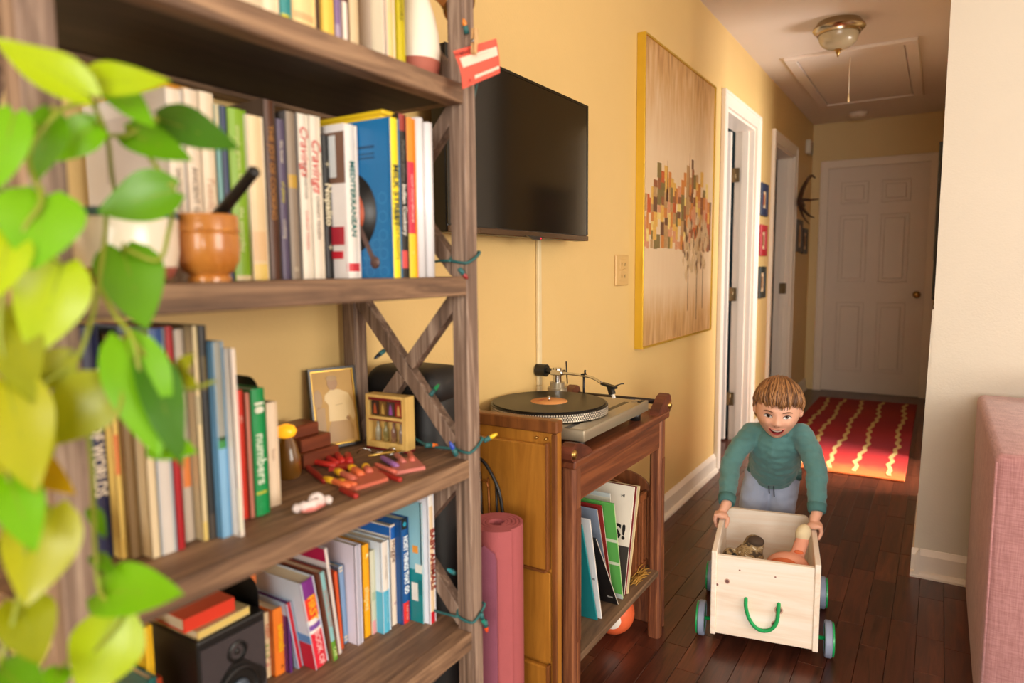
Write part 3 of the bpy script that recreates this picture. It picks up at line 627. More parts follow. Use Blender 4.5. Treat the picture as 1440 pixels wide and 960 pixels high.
row2('cream cookbook with floral blush spine beside green one', 358, 381, 162, -0.826, 0.19, (228, 214, 190), (232, 206, 160), bands=((0.12, 0.3, (228, 190, 140)), (0.0, 0.1, (232, 200, 110))))
row2('tall dark brown book with gilt title on spine', 382, 398, 141, -0.832, 0.20, (84, 66, 54), (82, 46, 24), texts=((0.60, 'THE JOY OF COOKING', 0.013, (190, 130, 60)),))
row2('slim purple cookbook with cream and yellow title', 399, 410, 168, -0.832, 0.18, (92, 80, 104), texts=((0.80, 'the bowl', 0.009, (226, 214, 190)), (0.55, 'of plenty', 0.009, (220, 206, 40)), (0.32, 'cooking', 0.009, (224, 214, 196))))
row2('grey hardback cookbook with small yellow mark', 411, 427, 157, -0.832, 0.20, (104, 98, 96), (146, 128, 108), bands=((0.55, 0.63, (190, 150, 50)),), texts=((0.06, 'o', 0.014, (220, 200, 170)),))
row2('white cookbook with red script title and pale lower text', 428, 443.5, 160, -0.832, 0.20, (230, 220, 202), texts=((0.78, 'Cravings', 0.022, (214, 66, 62), 0, 0.5, 0.35), (0.60, 'ALL TOGETHER', 0.008, (150, 140, 130)), (0.30, 'CHRISSY TEIGEN', 0.008, (226, 130, 120))))
row2('white cookbook with larger red script title and dark text', 444, 459.5, 163, -0.832, 0.20, (230, 218, 198), texts=((0.70, 'Cravings', 0.026, (214, 60, 58), 0, 0.5, 0.35), (0.38, 'CHRISSY TEIGEN', 0.009, (90, 80, 74))))
row2('shorter black cookbook with cream title Nopalito', 460.5, 472.5, 190, -0.832, 0.19, BK, texts=((0.52, 'Nopalito', 0.021, (226, 214, 180), 0.0004), (0.8, '+', 0.02, (200, 190, 160)), (0.22, '+', 0.02, (200, 190, 160))))
row2('thick white cookbook with teal title Mediterranean', 491, 510, 174, -0.80, 0.19, (232, 226, 222), (236, 226, 214), texts=((0.52, 'MEDITERRANEAN', 0.015, (24, 116, 108), 0.0003),), bands=((0.045, 0.10, (206, 50, 52)),), art=((0.0, 0.36, 0.62, 0.95, (116, 84, 66)), (0.1, 0.26, 0.66, 0.93, (214, 216, 214)), (0.03, 0.30, 0.22, 0.34, (176, 40, 56)), (0.05, 0.2, 0.13, 0.18, (200, 30, 50))))
b_ms = row2('big blue cookbook with yellow spine reading Milk Street', 554, 568, 165, -0.734, 0.235, (22, 110, 168), (240, 214, 20), texts=((0.52, 'MILK STREET', 0.017, (44, 58, 62), 0.0003), (0.28, 'TUESDAY NIGHTS', 0.010, (70, 96, 60))), art=((0.14, 0.48, 0.825, 0.84, (18, 62, 100)), (0.14, 0.34, 0.785, 0.795, (18, 72, 112)), (0.14, 0.34, 0.76, 0.77, (18, 72, 112))))
H_ms = fx(554, 165, -0.734).z-1.148
bm = B(); lathe(bm, [(0, 0.0003), (0.070, 0.0003), (0.070, 0), (0, 0)], (-0.103, -0.0002, H_ms*0.42), 40, axis_to((0, -1, 0))); obj('skillet_print', bm, K((24, 22, 20)), b_ms, local=True)
bm = B(); lathe(bm, [(0, 0.0006), (0.046, 0.0006), (0.046, 0), (0, 0)], (-0.106, -0.0002, H_ms*0.42), 32, axis_to((0, -1, 0))); obj('stew_print', bm, M('stew_print', (176, 70, 22), 0.5, var=0.6, scale=60), b_ms, local=True)
bm = B(); bar(bm, (-0.075, -0.0009, H_ms*0.36), (-0.040, -0.0009, H_ms*0.10), 0.009, 0.0006, (0, 1, 0)); lathe(bm, [(0, 0.001), (0.010, 0.001), (0.010, 0), (0, 0)], (-0.039, -0.0004, H_ms*0.10), 14, axis_to((0, -1, 0))); obj('spoon_print', bm, K((96, 70, 62)), b_ms, local=True)
mz = B(); rr = random.Random(2)
for i in range(5):
    for j in range(9):
        u_, v_ = -0.02-i*0.030-(j % 2)*0.015, H_ms*0.04+j*0.0145
        if (u_+0.103)**2+(v_-H_ms*0.42)**2 < 0.077**2: continue
        lathe(mz, [(0.008, 0.0003), (0.0095, 0.0003)], (u_, -0.0003, v_), 12, axis_to((0, -1, 0)))
obj('pattern_print', mz, K((60, 138, 190)), b_ms, local=True)
def push(label, Xf, xb, yt, xa, Yprev, depth, *a, **k):
    Y1 = Xf/slope(xb, 388); return book(label, Yprev, Y1-0.0006, Xf, 1.148, fx(xa, yt, Xf).z, depth, *a, group=G2, **k), Y1
_, yp = push('slim black cookbook titled Indian Cookery beside yellow spine', -0.736, 578, 160, 566, -0.734/slope(568, 388), 0.22, BK, bands=((0.90, 1.0, (150, 50, 40)), (0.06, 0.17, (206, 70, 66))), texts=((0.72, 'Madhur Jaffrey', 0.011, (120, 116, 110)), (0.42, 'Indian Cookery', 0.013, (230, 224, 214), 0.0003)))
_, yp = push('slim cookbook with orange red and yellow spine', -0.738, 590, 166, 580, yp, 0.21, (240, 140, 30), bands=((0.0, 0.28, (216, 196, 30)), (0.28, 0.73, (200, 36, 66))), texts=((0.5, 'HOW FOOD BECAME', 0.008, (236, 200, 190)), (0.16, 'Q', 0.008, (240, 226, 120))))
for j, (lb, x1, yt) in enumerate((('clear plastic sheet binder leaning at end of cookbook row', 600, 168), ('frosted white plastic folder last in the cookbook row', 612, 172))):
    Y1 = -0.738/slope(x1, 388); t = thing('plastic_folder', lb, 'folder', (-0.738, yp, 1.148), 0, G2); zt = fx(598, yt, -0.738).z
    mp_ = M('frosted_plastic', (226, 224, 226), 0.25, var=0.05, spec=0.6)
    bm = B(); box(bm, -0.95, -0.742, yp+0.0006, yp+0.0016, 1.148, zt); box(bm, -0.95, -0.742, Y1-0.0016, Y1-0.0006, 1.148, zt); obj('sleeve', bm, mp_, t)
    bm = B(); tube(bm, [(-0.743, (yp+Y1)/2, 1.148), (-0.743, (yp+Y1)/2, zt)], (Y1-yp)/2-0.0006, 12); obj('rolled_spine', bm, mp_, t)
    bm = B(); box(bm, -0.945, -0.755, yp+0.0018, Y1-0.0018, 1.150, zt-0.004); obj('papers', bm, m_pagew, t)
    yp = Y1
t = thing('sticky_pad', 'yellow pad lying on top of blue cookbook', 'pad', (-0.85, 0.835, 1.420))
zt = 1.148+H_ms; bm = B(); box(bm, -0.90, -0.755, 0.826, 0.850, zt, zt+0.006, 0.0006); obj('sheets', bm, K((238, 200, 40)), t)
bm = B(); box(bm, -0.905, -0.750, 0.824, 0.852, zt+0.006, zt+0.013, 0.001); obj('cover', bm, K((226, 190, 30)), t)
t = thing('sticky_pad', 'orange pad lying on top of white books behind plant', 'pad', (-0.90, 0.53, 1.39))
zz = fx(248, 125, -0.83).z; bm = B(); box(bm, -0.98, -0.85, 0.522, 0.56, zz, zz+0.008, 0.0006); obj('sheets', bm, K((206, 140, 30)), t)
bm = B(); box(bm, -0.982, -0.848, 0.521, 0.561, zz+0.008, zz+0.010, 0.0004); obj('cover', bm, K((216, 146, 26)), t)
# ---- third row
G3 = 'books on the shelf with the framed photo'
R3 = [
 ('navy book with pale block lettering beside left bookcase post', 137, 162, 791, 458, (34, 36, 70), None, (), ((0.55, 'THE MAP OF WORLDS', 0.02, (206, 190, 170), 0.0006),), 0.17),
 ('yellow and orange paperback beside navy book', 163.5, 180, 790, 500, (226, 190, 100), None, ((0.42, 0.62, (214, 96, 50)), (0.0, 0.1, (210, 170, 80))), (), 0.15),
 ('brown cloth hardback set back between yellow and cream spines', 182, 202, 788, 470, (132, 104, 66), None, (), (), 0.16),
 ('thick cream paperback with faint purple title', 204, 228, 791, 478, (236, 216, 178), None, (), ((0.55, 'the garden', 0.014, (176, 150, 170)),), 0.16),
 ('pale grey blue hardback with white spine edge', 230, 251, 782, 461, (186, 196, 208), (222, 214, 206), ((0.9, 1.0, (44, 84, 150)),), (), 0.16),
 ('slim dark red book with orange block', 252, 262, 775, 458, (176, 30, 38), None, ((0.58, 0.72, (230, 130, 40)),), (), 0.16),
 ('grey picture book with orange square on spine', 263, 277.5, 763, 462, (170, 160, 146), (206, 192, 176), ((0.26, 0.4, (236, 140, 70)), (0.6, 0.85, (226, 206, 190))), (), 0.17),
 ('cream picture book with speckled spine', 278.5, 289.5, 765, 458, (226, 206, 160), None, ((0.0, 0.09, (230, 200, 96)), (0.55, 0.68, (170, 160, 130))), (), 0.17),
 ('tall dark charcoal picture book', 290.5, 307.5, 762, 457, (48, 48, 48), None, ((0.0, 0.12, (80, 70, 60)), (0.7, 0.86, (96, 82, 48))), (), 0.18),
 ('light blue picture book with grey upper spine', 308.5, 329, 760, 480, (110, 168, 210), (128, 176, 212), ((0.5, 1.0, (150, 150, 140)), (0.46, 0.52, (60, 140, 70))), (), 0.18),
 ('white book with green strip at the foot of spine', 330, 343, 759, 490, (232, 222, 212), (236, 220, 204), ((0.03, 0.26, (216, 216, 190)),), (), 0.17)]
yp = 0
for lb, xa, xb, yb, yt, cv_, sp_, bands, texts, dep in R3:
    p = fz(xa, yb, 0.812); Y0 = max(p.y, yp+0.0008); Y1 = max(p.x/slope(xb, yb), Y0+0.006)
    zt = min(1.102, fx(xa, yt, p.x).z); book(lb, Y0, Y1, p.x, 0.812, zt, min(dep, p.x+1.030), cv_, sp_, 0, bands, texts, group=G3); yp = Y1
yp = 0.588
for lb, xa, xb, yb, yt, cv_, bands, texts in (
 ('small bright red board book beside white book', 343, 351, 731, 548, (222, 60, 40), (), ((0.78, 'abc', 0.008, (240, 200, 180)),)),
 ('small dusty pink board book between red and green', 351.5, 360, 730, 552, (206, 132, 112), (), ()),
 ('green board book with white title numbers', 361, 381, 728, 547, (24, 150, 80), ((0.17, 0.19, (190, 190, 60)),), ((0.45, 'numbers', 0.021, (222, 236, 214), 0.0004), (0.86, '18', 0.018, (240, 240, 220), 0.001), (0.08, 'o', 0.016, (60, 180, 110)))),
 ('small cream board book last in the row beside amber lamp', 382, 397, 714, 566, (234, 212, 184), (), ((0.5, 'faces', 0.009, (190, 160, 140)),))):
    p = fz(xa, yb, 0.812); Y0 = max(p.y, yp+0.0008); Y1 = max(p.x/slope(xb, yb), Y0+0.006)
    book(lb, Y0, Y1, p.x, 0.812, fx(xa, yt, p.x).z, 0.15, cv_, None, 0, bands, texts, group=G3); yp = Y1
def bookend(label, X0, X1, Y, z0, z1, fd_=0.05):
    t = thing('bookend', label, 'bookend', ((X0+X1)/2, Y, z0)); r = 0.025; bm = B(); pl = [(X0, Y, z0), (X1, Y, z0)]
    for k in range(6): a = k/5*math.pi/2; pl.append((X1-r+r*math.cos(a), Y, z1-r+r*math.sin(a)))
    for k in range(6): a = math.pi/2+k/5*math.pi/2; pl.append((X0+r+r*math.cos(a), Y, z1-r+r*math.sin(a)))
    prism(bm, pl, (0, 0.0015, 0)); obj('upright_plate', bm, m_black, t)
    bm = B(); box(bm, X0+0.02, X1-0.02, Y+0.0015, Y+fd_, z0, z0+0.0012); obj('foot_plate', bm, m_black, t)
p = fx(382, 527, -0.87)
bookend('black metal bookend rising behind the small board books', -0.97, -0.87, yp+0.003, 0.812, p.z)
# ---- fourth row: children's books right of the speaker
G4 = "children's books on the shelf beside the speaker"
def row4(lb, xa, xb, yb, yt, depth, cover, spine=None, lean=0, bands=(), texts=(), art=(), Y0=None, **k):
    p = fz(xa, yb, 0.478); Ya = p.y if Y0 is None else Y0; X = p.x
    Y1 = max(X/slope(xb, yb), Ya+0.004)
    zt = fx(xa, yt, X).z if not lean else None
    return book(lb, Ya, Y1, X, 0.478, zt if zt else 0.478+yt, min(depth, X+1.032), cover, spine, lean, bands, texts, art, group=G4, **k)
row4('thin orange board book standing against the speaker', 362, 369, 966, 806, 0.10, (222, 120, 60), None, 0)
row4('chunky cream board book with vertical animal icons', 371, 388, 958, 864, 0.10, (226, 206, 170), (238, 216, 176), 0, texts=((0.72, 'FARM', 0.010, (210, 90, 60)), (0.42, 'e c o', 0.012, (140, 180, 90)), (0.25, '* o', 0.014, (226, 130, 130))))
row4('chunky orange board book with yellow title', 389, 408, 953, 857, 0.10, (240, 128, 36), None, 0, texts=((0.55, 'animals', 0.017, (244, 190, 30), 0.0004), (0.12, 'A', 0.010, (130, 60, 30))))
row4('slim dark purple book behind the orange board book', 409, 413, 947, 846, 0.09, (92, 44, 110), None, 0)
row4('slim pale blue book with red spine leaning left', 421, 428, 941, 0.125, 0.12, (172, 196, 220), (186, 28, 44), 9)
row4('big white encyclopedia with red and purple spine leaning left', 446, 464, 943, 0.165, 0.15, (206, 214, 224), (236, 226, 220), 9, bands=((0.80, 1.0, (120, 44, 130)), (0.56, 0.80, (230, 60, 40)), (0.0, 0.40, (214, 36, 56)), (0.44, 0.5, (120, 80, 160))), texts=((0.68, 'FIRST', 0.02, (244, 170, 40), 0.0006), (0.22, 'BOOK OF', 0.015, (246, 190, 190), 0.0003)), art=((0.0, 0.9, 0.0, 0.30, (190, 30, 50)), (0.25, 0.6, 0.06, 0.16, (240, 236, 232)), (0.0, 0.9, 0.31, 0.40, (90, 140, 190))))
row4('brown sided book with pale teal spine and green foot', 470, 478, 931, 0.170, 0.15, (124, 66, 44), (136, 188, 190), 8, bands=((0.0, 0.22, (96, 152, 50)),), texts=((0.6, 'around the world', 0.010, (200, 120, 110)), (0.1, 'CAR', 0.010, (230, 240, 160))))
row4('glossy white book with crimson top leaning beside brown book', 478, 482, 921, 0.205, 0.15, (216, 206, 206), (228, 216, 206), 7, art=((0.0, 0.95, 0.88, 1.0, (176, 24, 74)), (0.1, 0.8, 0.76, 0.81, (200, 90, 120))))
row4('thin orange red book between white and blue ones', 481, 485, 914, 0.150, 0.13, (222, 90, 44), None, 4)
row4('worn blue book with cream striped head and foot', 485.5, 492, 906, 0.150, 0.13, (126, 158, 196), None, 3, bands=((0.93, 0.95, CR), (0.97, 0.99, CR), (0.03, 0.05, CR), (0.07, 0.09, CR)))
row4('tall lilac white hardback with grey spine', 505, 512.5, 908, 766, 0.15, (226, 216, 228), (176, 174, 188), 0)
row4('golden yellow board book with white title shapes', 514.5, 523, 898, 766, 0.15, (244, 172, 20), None, 0, texts=((0.42, 'shapes', 0.02, (250, 214, 130), 0.0004), (0.88, '&', 0.016, (252, 224, 150), 0.001)))
row4('pale patterned slim book with pink foot', 525, 532, 893, 774, 0.15, (200, 200, 176), None, 0, bands=((0.0, 0.16, (222, 150, 150)), (0.4, 0.5, (170, 180, 150))))
row4('white and sky blue book with grey lettering', 541, 551.5, 892, 762, 0.16, (214, 226, 236), (228, 218, 206), 0, bands=((0.0, 0.46, (84, 176, 206)),), texts=((0.72, 'LITTLE ONES', 0.008, (180, 170, 160)), (0.26, 'CATERPILLAR', 0.009, (150, 216, 228))), art=((0.0, 0.9, 0.0, 0.46, (84, 176, 206)),))
row4('cream picture book with blue headband and dark title', 553, 562, 881, 738, 0.16, (232, 222, 208), (236, 218, 196), 0, bands=((0.86, 0.98, (28, 96, 176)),), texts=((0.74, 'Huggle', 0.016, (120, 84, 70)), (0.22, 'n', 0.012, (150, 80, 120))), art=((0.0, 0.9, 0.9, 0.99, (30, 100, 180)),))
row4('blue and red book reading Noisy Things That Go', 568.5, 579, 879, 730, 0.16, (22, 76, 134), (18, 84, 150), 0, bands=((0.0, 0.2, (222, 48, 44)), (0.90, 1.0, BK)), texts=((0.56, 'NOISY THINGS THAT GO', 0.017, (232, 240, 244), 0.0008), (0.1, 'TAP TAP', 0.008, (246, 180, 170)), (0.95, 'o', 0.014, (40, 170, 200), 0.001)))
book('tall teal picture book with pale sky and orange sun cover', 0.9735, 0.9775, -0.815, 0.478, fx(597, 706, -0.815).z, 0.19, (138, 190, 204), (230, 190, 150), art=((0.0, 0.97, 0.0, 0.44, (18, 128, 132)), (0.05, 0.13, 0.58, 0.64, (232, 150, 50)), (0.0, 0.10, 0.42, 0.49, (226, 226, 214)), (0.06, 0.15, 0.18, 0.33, (232, 226, 214)), (0.0, 0.06, 0.24, 0.36, (10, 108, 112))), group=G4)
book('wide white binder last in the row with cream and red spine', 0.9785, 0.9955, -0.801, 0.478, fx(606, 696, -0.80).z, 0.20, (232, 234, 244), (234, 206, 166), bands=((0.0, 0.09, (206, 30, 44)), (0.91, 1.0, (244, 236, 226))), texts=((0.50, 'BABY ANIMALS', 0.018, (150, 50, 40), 0.0006),), group=G4)
# ---- top visible row
G1 = 'books on the high shelf beside the vase'
Y = 0.545; zb = 1.481
def row1(lb, xa, xb, Xf, ht, depth, *a, **k):
    Y0, Y1 = Xf/slope(xa, 60), Xf/slope(xb, 60); return book(lb, Y0+0.0006, Y1-0.0006, Xf, zb, zb+ht, depth, *a, group=G1, **k)
row1('white paperback first on the high shelf', 372, 396, -0.745, 0.2, 0.2, (236, 214, 180))
row1('teal book with yellow dot low on its spine', 397, 413, -0.745, 0.22, 0.2, (56, 140, 140), bands=((0.0, 0.07, (206, 200, 20)),))
row1('thick cream paperback with tiny red mark', 414, 447, -0.745, 0.22, 0.2, (236, 206, 146), bands=((0.08, 0.12, (230, 170, 120)),))
row1('slim dark brown hardback on the high shelf', 448, 455, -0.75, 0.23, 0.2, (80, 50, 38))
row1('soft yellow paperback on the high shelf', 456, 472, -0.745, 0.22, 0.2, (234, 196, 84))
row1('slim violet book on the high shelf', 473, 482, -0.748, 0.22, 0.2, (136, 110, 152), bands=((0.0, 0.14, (176, 160, 180)),))
row1('dark red and white book with round emblem low on spine', 483, 493, -0.745, 0.24, 0.2, (90, 36, 36), bands=((0.03, 0.27, (236, 222, 206)), (0.0, 0.05, (60, 54, 54))))
row1('beige cloth book on the high shelf', 494, 506, -0.745, 0.23, 0.2, (212, 190, 150))
Y1 = -0.733/slope(557, 60); Y0 = -0.733/slope(546, 60)
book('large white pink covered book with apricot spine beside vase', Y0, Y1, -0.733, zb, zb+0.24, 0.21, (238, 218, 196), (240, 196, 130), bands=((0.3, 0.9, (236, 190, 140)),), art=((0.04, 0.16, 0.0, 1.0, (240, 226, 196)),), group=G1)
book('slim lime yellow book with dark title beside the vase', Y1+0.001, -0.728/slope(571, 60), -0.728, zb+0.004, zb+0.24, 0.18, (196, 180, 20), texts=((0.4, 'OUTDOORS', 0.012, (90, 84, 20)),), group=G1)
# ================================================================= THINGS ON THE BOOKCASE
m_terra = M('bare_terracotta', (168, 92, 74), 0.7, var=0.1, scale=20)
m_glaze = M('white_glaze', (238, 226, 206), 0.25, var=0.03, scale=10, coat=0.3)
m_glaze_teal = M('teal_glaze_band', (52, 96, 104), 0.3)
# vase, top shelf
p = fz(596, 112, 1.481); vc = (-0.776, 0.940, 1.4815)
t = thing('vase', 'white glazed bottle vase with bare terracotta foot', 'vase', vc)
bm = B(); lathe(bm, [(0, 0.0005), (0.031, 0.0005), (0.037, 0.004), (0.0405, 0.022), (0.0415, 0.030)], vc, 32); obj('foot', bm, m_terra, t, smooth=True)
bm = B(); lathe(bm, [(0.0415, 0.030), (0.042, 0.045), (0.040, 0.075), (0.034, 0.105), (0.026, 0.130), (0.019, 0.148), (0.015, 0.170), (0.017, 0.186), (0.013, 0.186), (0.012, 0.17), (0.014, 0.15)], vc, 32); obj('body', bm, m_glaze, t, smooth=True)
t = thing('dried_flowers', 'dried golden brown foliage drooping from the vase', 'foliage', (-0.776, 0.94, 1.66))
m_dry = [LEAFMAT('dry_gold', (196, 150, 40), 0.6), LEAFMAT('dry_brown', (150, 90, 30), 0.6)]
def leaf_poly(bm, base, tip, nrm, width, mi=0, heart=False, fold=0.18, n=8):
    """curved leaf blade between base and tip"""
    base = Vector(base); tip = Vector(tip); ax = tip-base; L = ax.length; ax.normalize(); nrm = Vector(nrm)
    sd = nrm.cross(ax).normalized(); nn = ax.cross(sd).normalized(); rows = []
    for i in range(n+1):
        u = i/n
        if heart: wv = (math.sin(math.pi*min(1, u**0.62))**0.85)*(1-0.15*u) if 0 < u < 1 else (0.30 if u == 0 else 0)
        else: wv = math.sin(math.pi*u)**0.8 if 0 < u < 1 else 0
        back = 0.10*L*(1 if heart else 0)*max(0, 1-u*4)
        row = []
        for s in (-1, -0.6, 0, 0.6, 1):
            q = base+ax*(u*L-back*abs(s))+sd*(s*wv*width/2)+nn*(fold*abs(s)*wv*width/2-0.12*L*(u*u)+0.03*L*math.sin(u*7)*abs(s))
            row.append(bm.verts.new(q))
        rows.append(row)
    for a, b in zip(rows, rows[1:]):
        for k in range(4): f = bm.faces.new((a[k], a[k+1], b[k+1], b[k])); f.material_index = mi; f.smooth = True
    return rows
nk = Vector((-0.776, 0.94, 1.665))
bm = B()
for (x, y, dd) in ((630, 8, 0.02), (648, 2, 0.0), (622, -10, 0.03), (640, -20, -0.02), (608, -20, 0.03), (600, -30, 0.0)):
    e = fx(x, y, -0.785+dd); tube(bm, spline([nk, nk*0.5+e*0.5+Vector((0, 0, 0.025)), e], 5), 0.0014, 6)
obj('stem', bm, m_dry[1], t)
for i, (bx_, by_, tx_, ty_, wd) in enumerate(((602, -12, 632, 14, 0.030), (626, 2, 640, 36, 0.030), (636, -6, 652, 10, 0.026), (610, -20, 624, 6, 0.030), (645, -14, 668, 2, 0.03), (650, -10, 664, 12, 0.026))):
    bm = B(); leaf_poly(bm, fx(bx_, by_, -0.775), fx(tx_, ty_, -0.765+0.005*i), (0.7, -0.6, 0.5), wd, 0, fold=0.4); obj('dry_leaf', bm, m_dry[i % 2], t)
# red card clipped to the right front post
t = thing('card', 'red printed card with white blank strips pinned to post', 'card', (-0.70, 1.0, 1.45))
Xc = -0.702; q = [fx(x, y, Xc+dx) for x, y, dx in ((637.5, 72, 0), (698, 54, 0.004), (701, 103, 0.006), (645, 126, 0.012))]
def bl(u, v): return (q[0]*(1-u)+q[1]*u)*(1-v)+(q[3]*(1-u)+q[2]*u)*v+Vector((0.010*math.sin(v*2.2)*(0.4+0.6*(1-u)), 0, 0))
def patch(bm, u0, u1, v0, v1, off, n=6, mi=0):
    vs = [[bm.verts.new(bl(u0+(u1-u0)*i/n, v0+(v1-v0)*j/n)+Vector((off, 0, 0))) for i in range(n+1)] for j in range(n+1)]
    for j in range(n):
        for i in range(n): bm.faces.new((vs[j][i], vs[j+1][i], vs[j+1][i+1], vs[j][i+1])).material_index = mi
bm = B(); patch(bm, 0, 1, 0, 1, 0); r = bmesh.ops.extrude_face_region(bm, geom=bm.faces[:]); bmesh.ops.translate(bm, vec=(-0.0006, 0, 0), verts=[v for v in r['geom'] if isinstance(v, bmesh.types.BMVert)]); bmesh.ops.recalc_face_normals(bm, faces=bm.faces[:])
obj('paper', bm, M('red_card', (236, 92, 74), 0.6, var=0.03), t)
bm = B(); patch(bm, 0.06, 0.96, 0.22, 0.48, 0.0008); patch(bm, 0.30, 0.97, 0.78, 0.87, 0.0008); obj('blank_strips', bm, K((240, 216, 196)), t)
bm = B(); xd = (q[1]-q[0]).normalized(); yd = (q[0]-q[3]).normalized()
text_bm(bm, 'NOMINATION', bl(0.22, 0.12)+Vector((0.0012, 0, 0)), xd, yd, 0.010, bold=0.0002); text_bm(bm, 'A', bl(0.17, 0.86)+Vector((0.0012, 0, 0)), xd, yd, 0.012); text_bm(bm, '1', bl(0.95, 0.08)+Vector((0.0012, 0, 0)), xd, yd, 0.007)
text_bm(bm, '- - -  --  - -', bl(0.6, 0.29)+Vector((0.0014, 0, 0)), xd, yd, 0.008)
obj('lettering', bm, K((120, 40, 36)), t)
t = thing('clothespin', 'small wooden clothespin holding red card on post', 'clothespin', fx(667, 60, -0.695))
m_pin = WOOD('pin_wood', (196, 150, 96), (224, 184, 130), 'z', 60, 0.1)
a, b = fx(668, 41, -0.697), fx(665.5, 76, -0.688)
bm = B(); bar(bm, a+Vector((0.003, 0, 0)), b+Vector((0.004, 0, 0)), 0.008, 0.003, (1, 0, 0), 0.0006); obj('front_prong', bm, m_pin, t)
bm = B(); bar(bm, a+Vector((-0.004, 0, 0)), b+Vector((-0.001, 0, 0)), 0.008, 0.003, (1, 0, 0), 0.0006); obj('back_prong', bm, m_pin, t)
bm = B(); c = (a+b)*0.5; cyl(bm, c+Vector((0, -0.006, 0)), c+Vector((0, 0.006, 0)), 0.003, 10); obj('spring', bm, M('steel_spring', (150, 150, 150), 0.3, metal=1.0), t)
# string of small coloured lights tied round the right front post
t = thing('string_lights', 'green cord of small coloured bulbs wound around bookcase post', 'string lights', (-0.735, 1.03, 0.45))
m_cord = M('teal_cord', (38, 96, 96), 0.5, var=0.1); Xp0, Xp1, Yp0, Yp1 = SX1-PS, SX1, SY1-PS, SY1
g = 0.004; xb, yb_ = Xp0+0.014, Yp1+0.005; path = [(xb, yb_, 1.40)]
for zc in (1.178, 0.832, 0.505):
    path += [(xb, yb_, zc+0.06), (Xp0-0.004, Yp1-0.008, zc+0.014), (Xp0-0.003, Yp0+0.004, zc+0.004), (Xp0+0.006, Yp0-g, zc-0.002), (Xp1-0.004, Yp0-g, zc-0.006), (Xp1+g, Yp0+0.004, zc-0.004), (Xp1+g, Yp1-0.004, zc+0.008), (Xp1, Yp1+g+0.001, zc+0.014), (xb, yb_+0.002, zc+0.004), (xb, yb_, zc-0.03)]
bm = B(); tube(bm, spline(path, 4), 0.0026, 6); obj('cord', bm, m_cord, t, smooth=True)
for zc in (1.178, 0.832, 0.505):
    bm = B(); tube(bm, spline([(Xp0-0.11, Yp0+0.012, zc+0.002), (Xp0-0.06, Yp0-0.004, zc-0.004), (Xp0-0.02, Yp0-0.007, zc-0.002), (Xp0+0.004, Yp0-0.005, zc-0.002)], 4), 0.0024, 6); obj('cord_end', bm, m_cord, t, smooth=True)
bm = B(); a = fx(656, 66, -0.712); tube(bm, spline([(Xp0+0.01, Yp1+0.006, 1.42), (Xp1+0.003, Yp1+0.003, 1.50), a+Vector((0, 0, -0.01)), a], 5), 0.0022, 6); obj('cord', bm, m_cord, t, smooth=True)
BULBS = [((236, 196, 40), (680, 620, -0.712), (704, 607, -0.69)), ((226, 110, 30), (598, 626, -0.80), (620, 625, -0.79)), ((40, 70, 170), (642, 640, -0.728), (633, 622, -0.735)), ((36, 150, 90), (605, 556, -0.806), (620, 537, -0.80)), ((30, 34, 40), (540, 493, -0.90), (522, 508, -0.90)), ((222, 80, 36), (682, 872, -0.71), (684, 884, -0.71)), ((40, 130, 140), (640, 806, -0.76), (620, 795, -0.76)), ((226, 130, 40), (657, 48, -0.712), (654, 36, -0.712)), ((40, 140, 120), (676, 862, -0.71), (680, 875, -0.71)), ((150, 40, 40), (645, 377, -0.725), (650, 383, -0.72))]
for c, a, b in BULBS:
    a = fx(*a); b = fx(*b); d = (b-a); Lb = min(d.length, 0.022); d.normalize(); e = a+d*0.014; f_ = e+d*max(0.012, Lb*0.8)
    bm = B(); cyl(bm, a, e, 0.0046, 10); s_ = obj('bulb_socket', bm, m_cord, t)
    bm = B(); lathe(bm, [(0.0036, 0), (0.0042, 0.004), (0.0028, (f_-e).length*0.7), (0, (f_-e).length)], e, 10, axis_to(d)); obj('bulb', bm, M('bulb_%d_%d' % (c[0], c[1]), c, 0.2), s_)
# pot of the trailing plant (second shelf)
pc = (-0.798, 0.436, 1.1485)
PLANT = thing('potted_plant', 'trailing heart leaved vine plant in white and terracotta pot', 'plant', pc)
bm = B(); lathe(bm, [(0, 0.0), (0.040, 0.0), (0.050, 0.006), (0.055, 0.018)], pc, 32); obj('pot_foot', bm, m_terra, PLANT, smooth=True)
bm = B(); lathe(bm, [(0.055, 0.018), (0.058, 0.035), (0.0585, 0.078), (0.0565, 0.082), (0.053, 0.082), (0.052, 0.06)], pc, 32); pot = obj('pot', bm, m_glaze, PLANT, smooth=True)
bm = B(); lathe(bm, [(0.0588, 0.073), (0.0592, 0.078), (0.0570, 0.0826), (0.0528, 0.0826)], pc, 32); obj('rim_band', bm, m_glaze_teal, pot, smooth=True)
bm = B(); lathe(bm, [(0, 0.072), (0.03, 0.073), (0.053, 0.068)], pc, 24); obj('soil', bm, M('potting_soil', (48, 34, 24), 0.95, bump=1, bscale=200), PLANT)
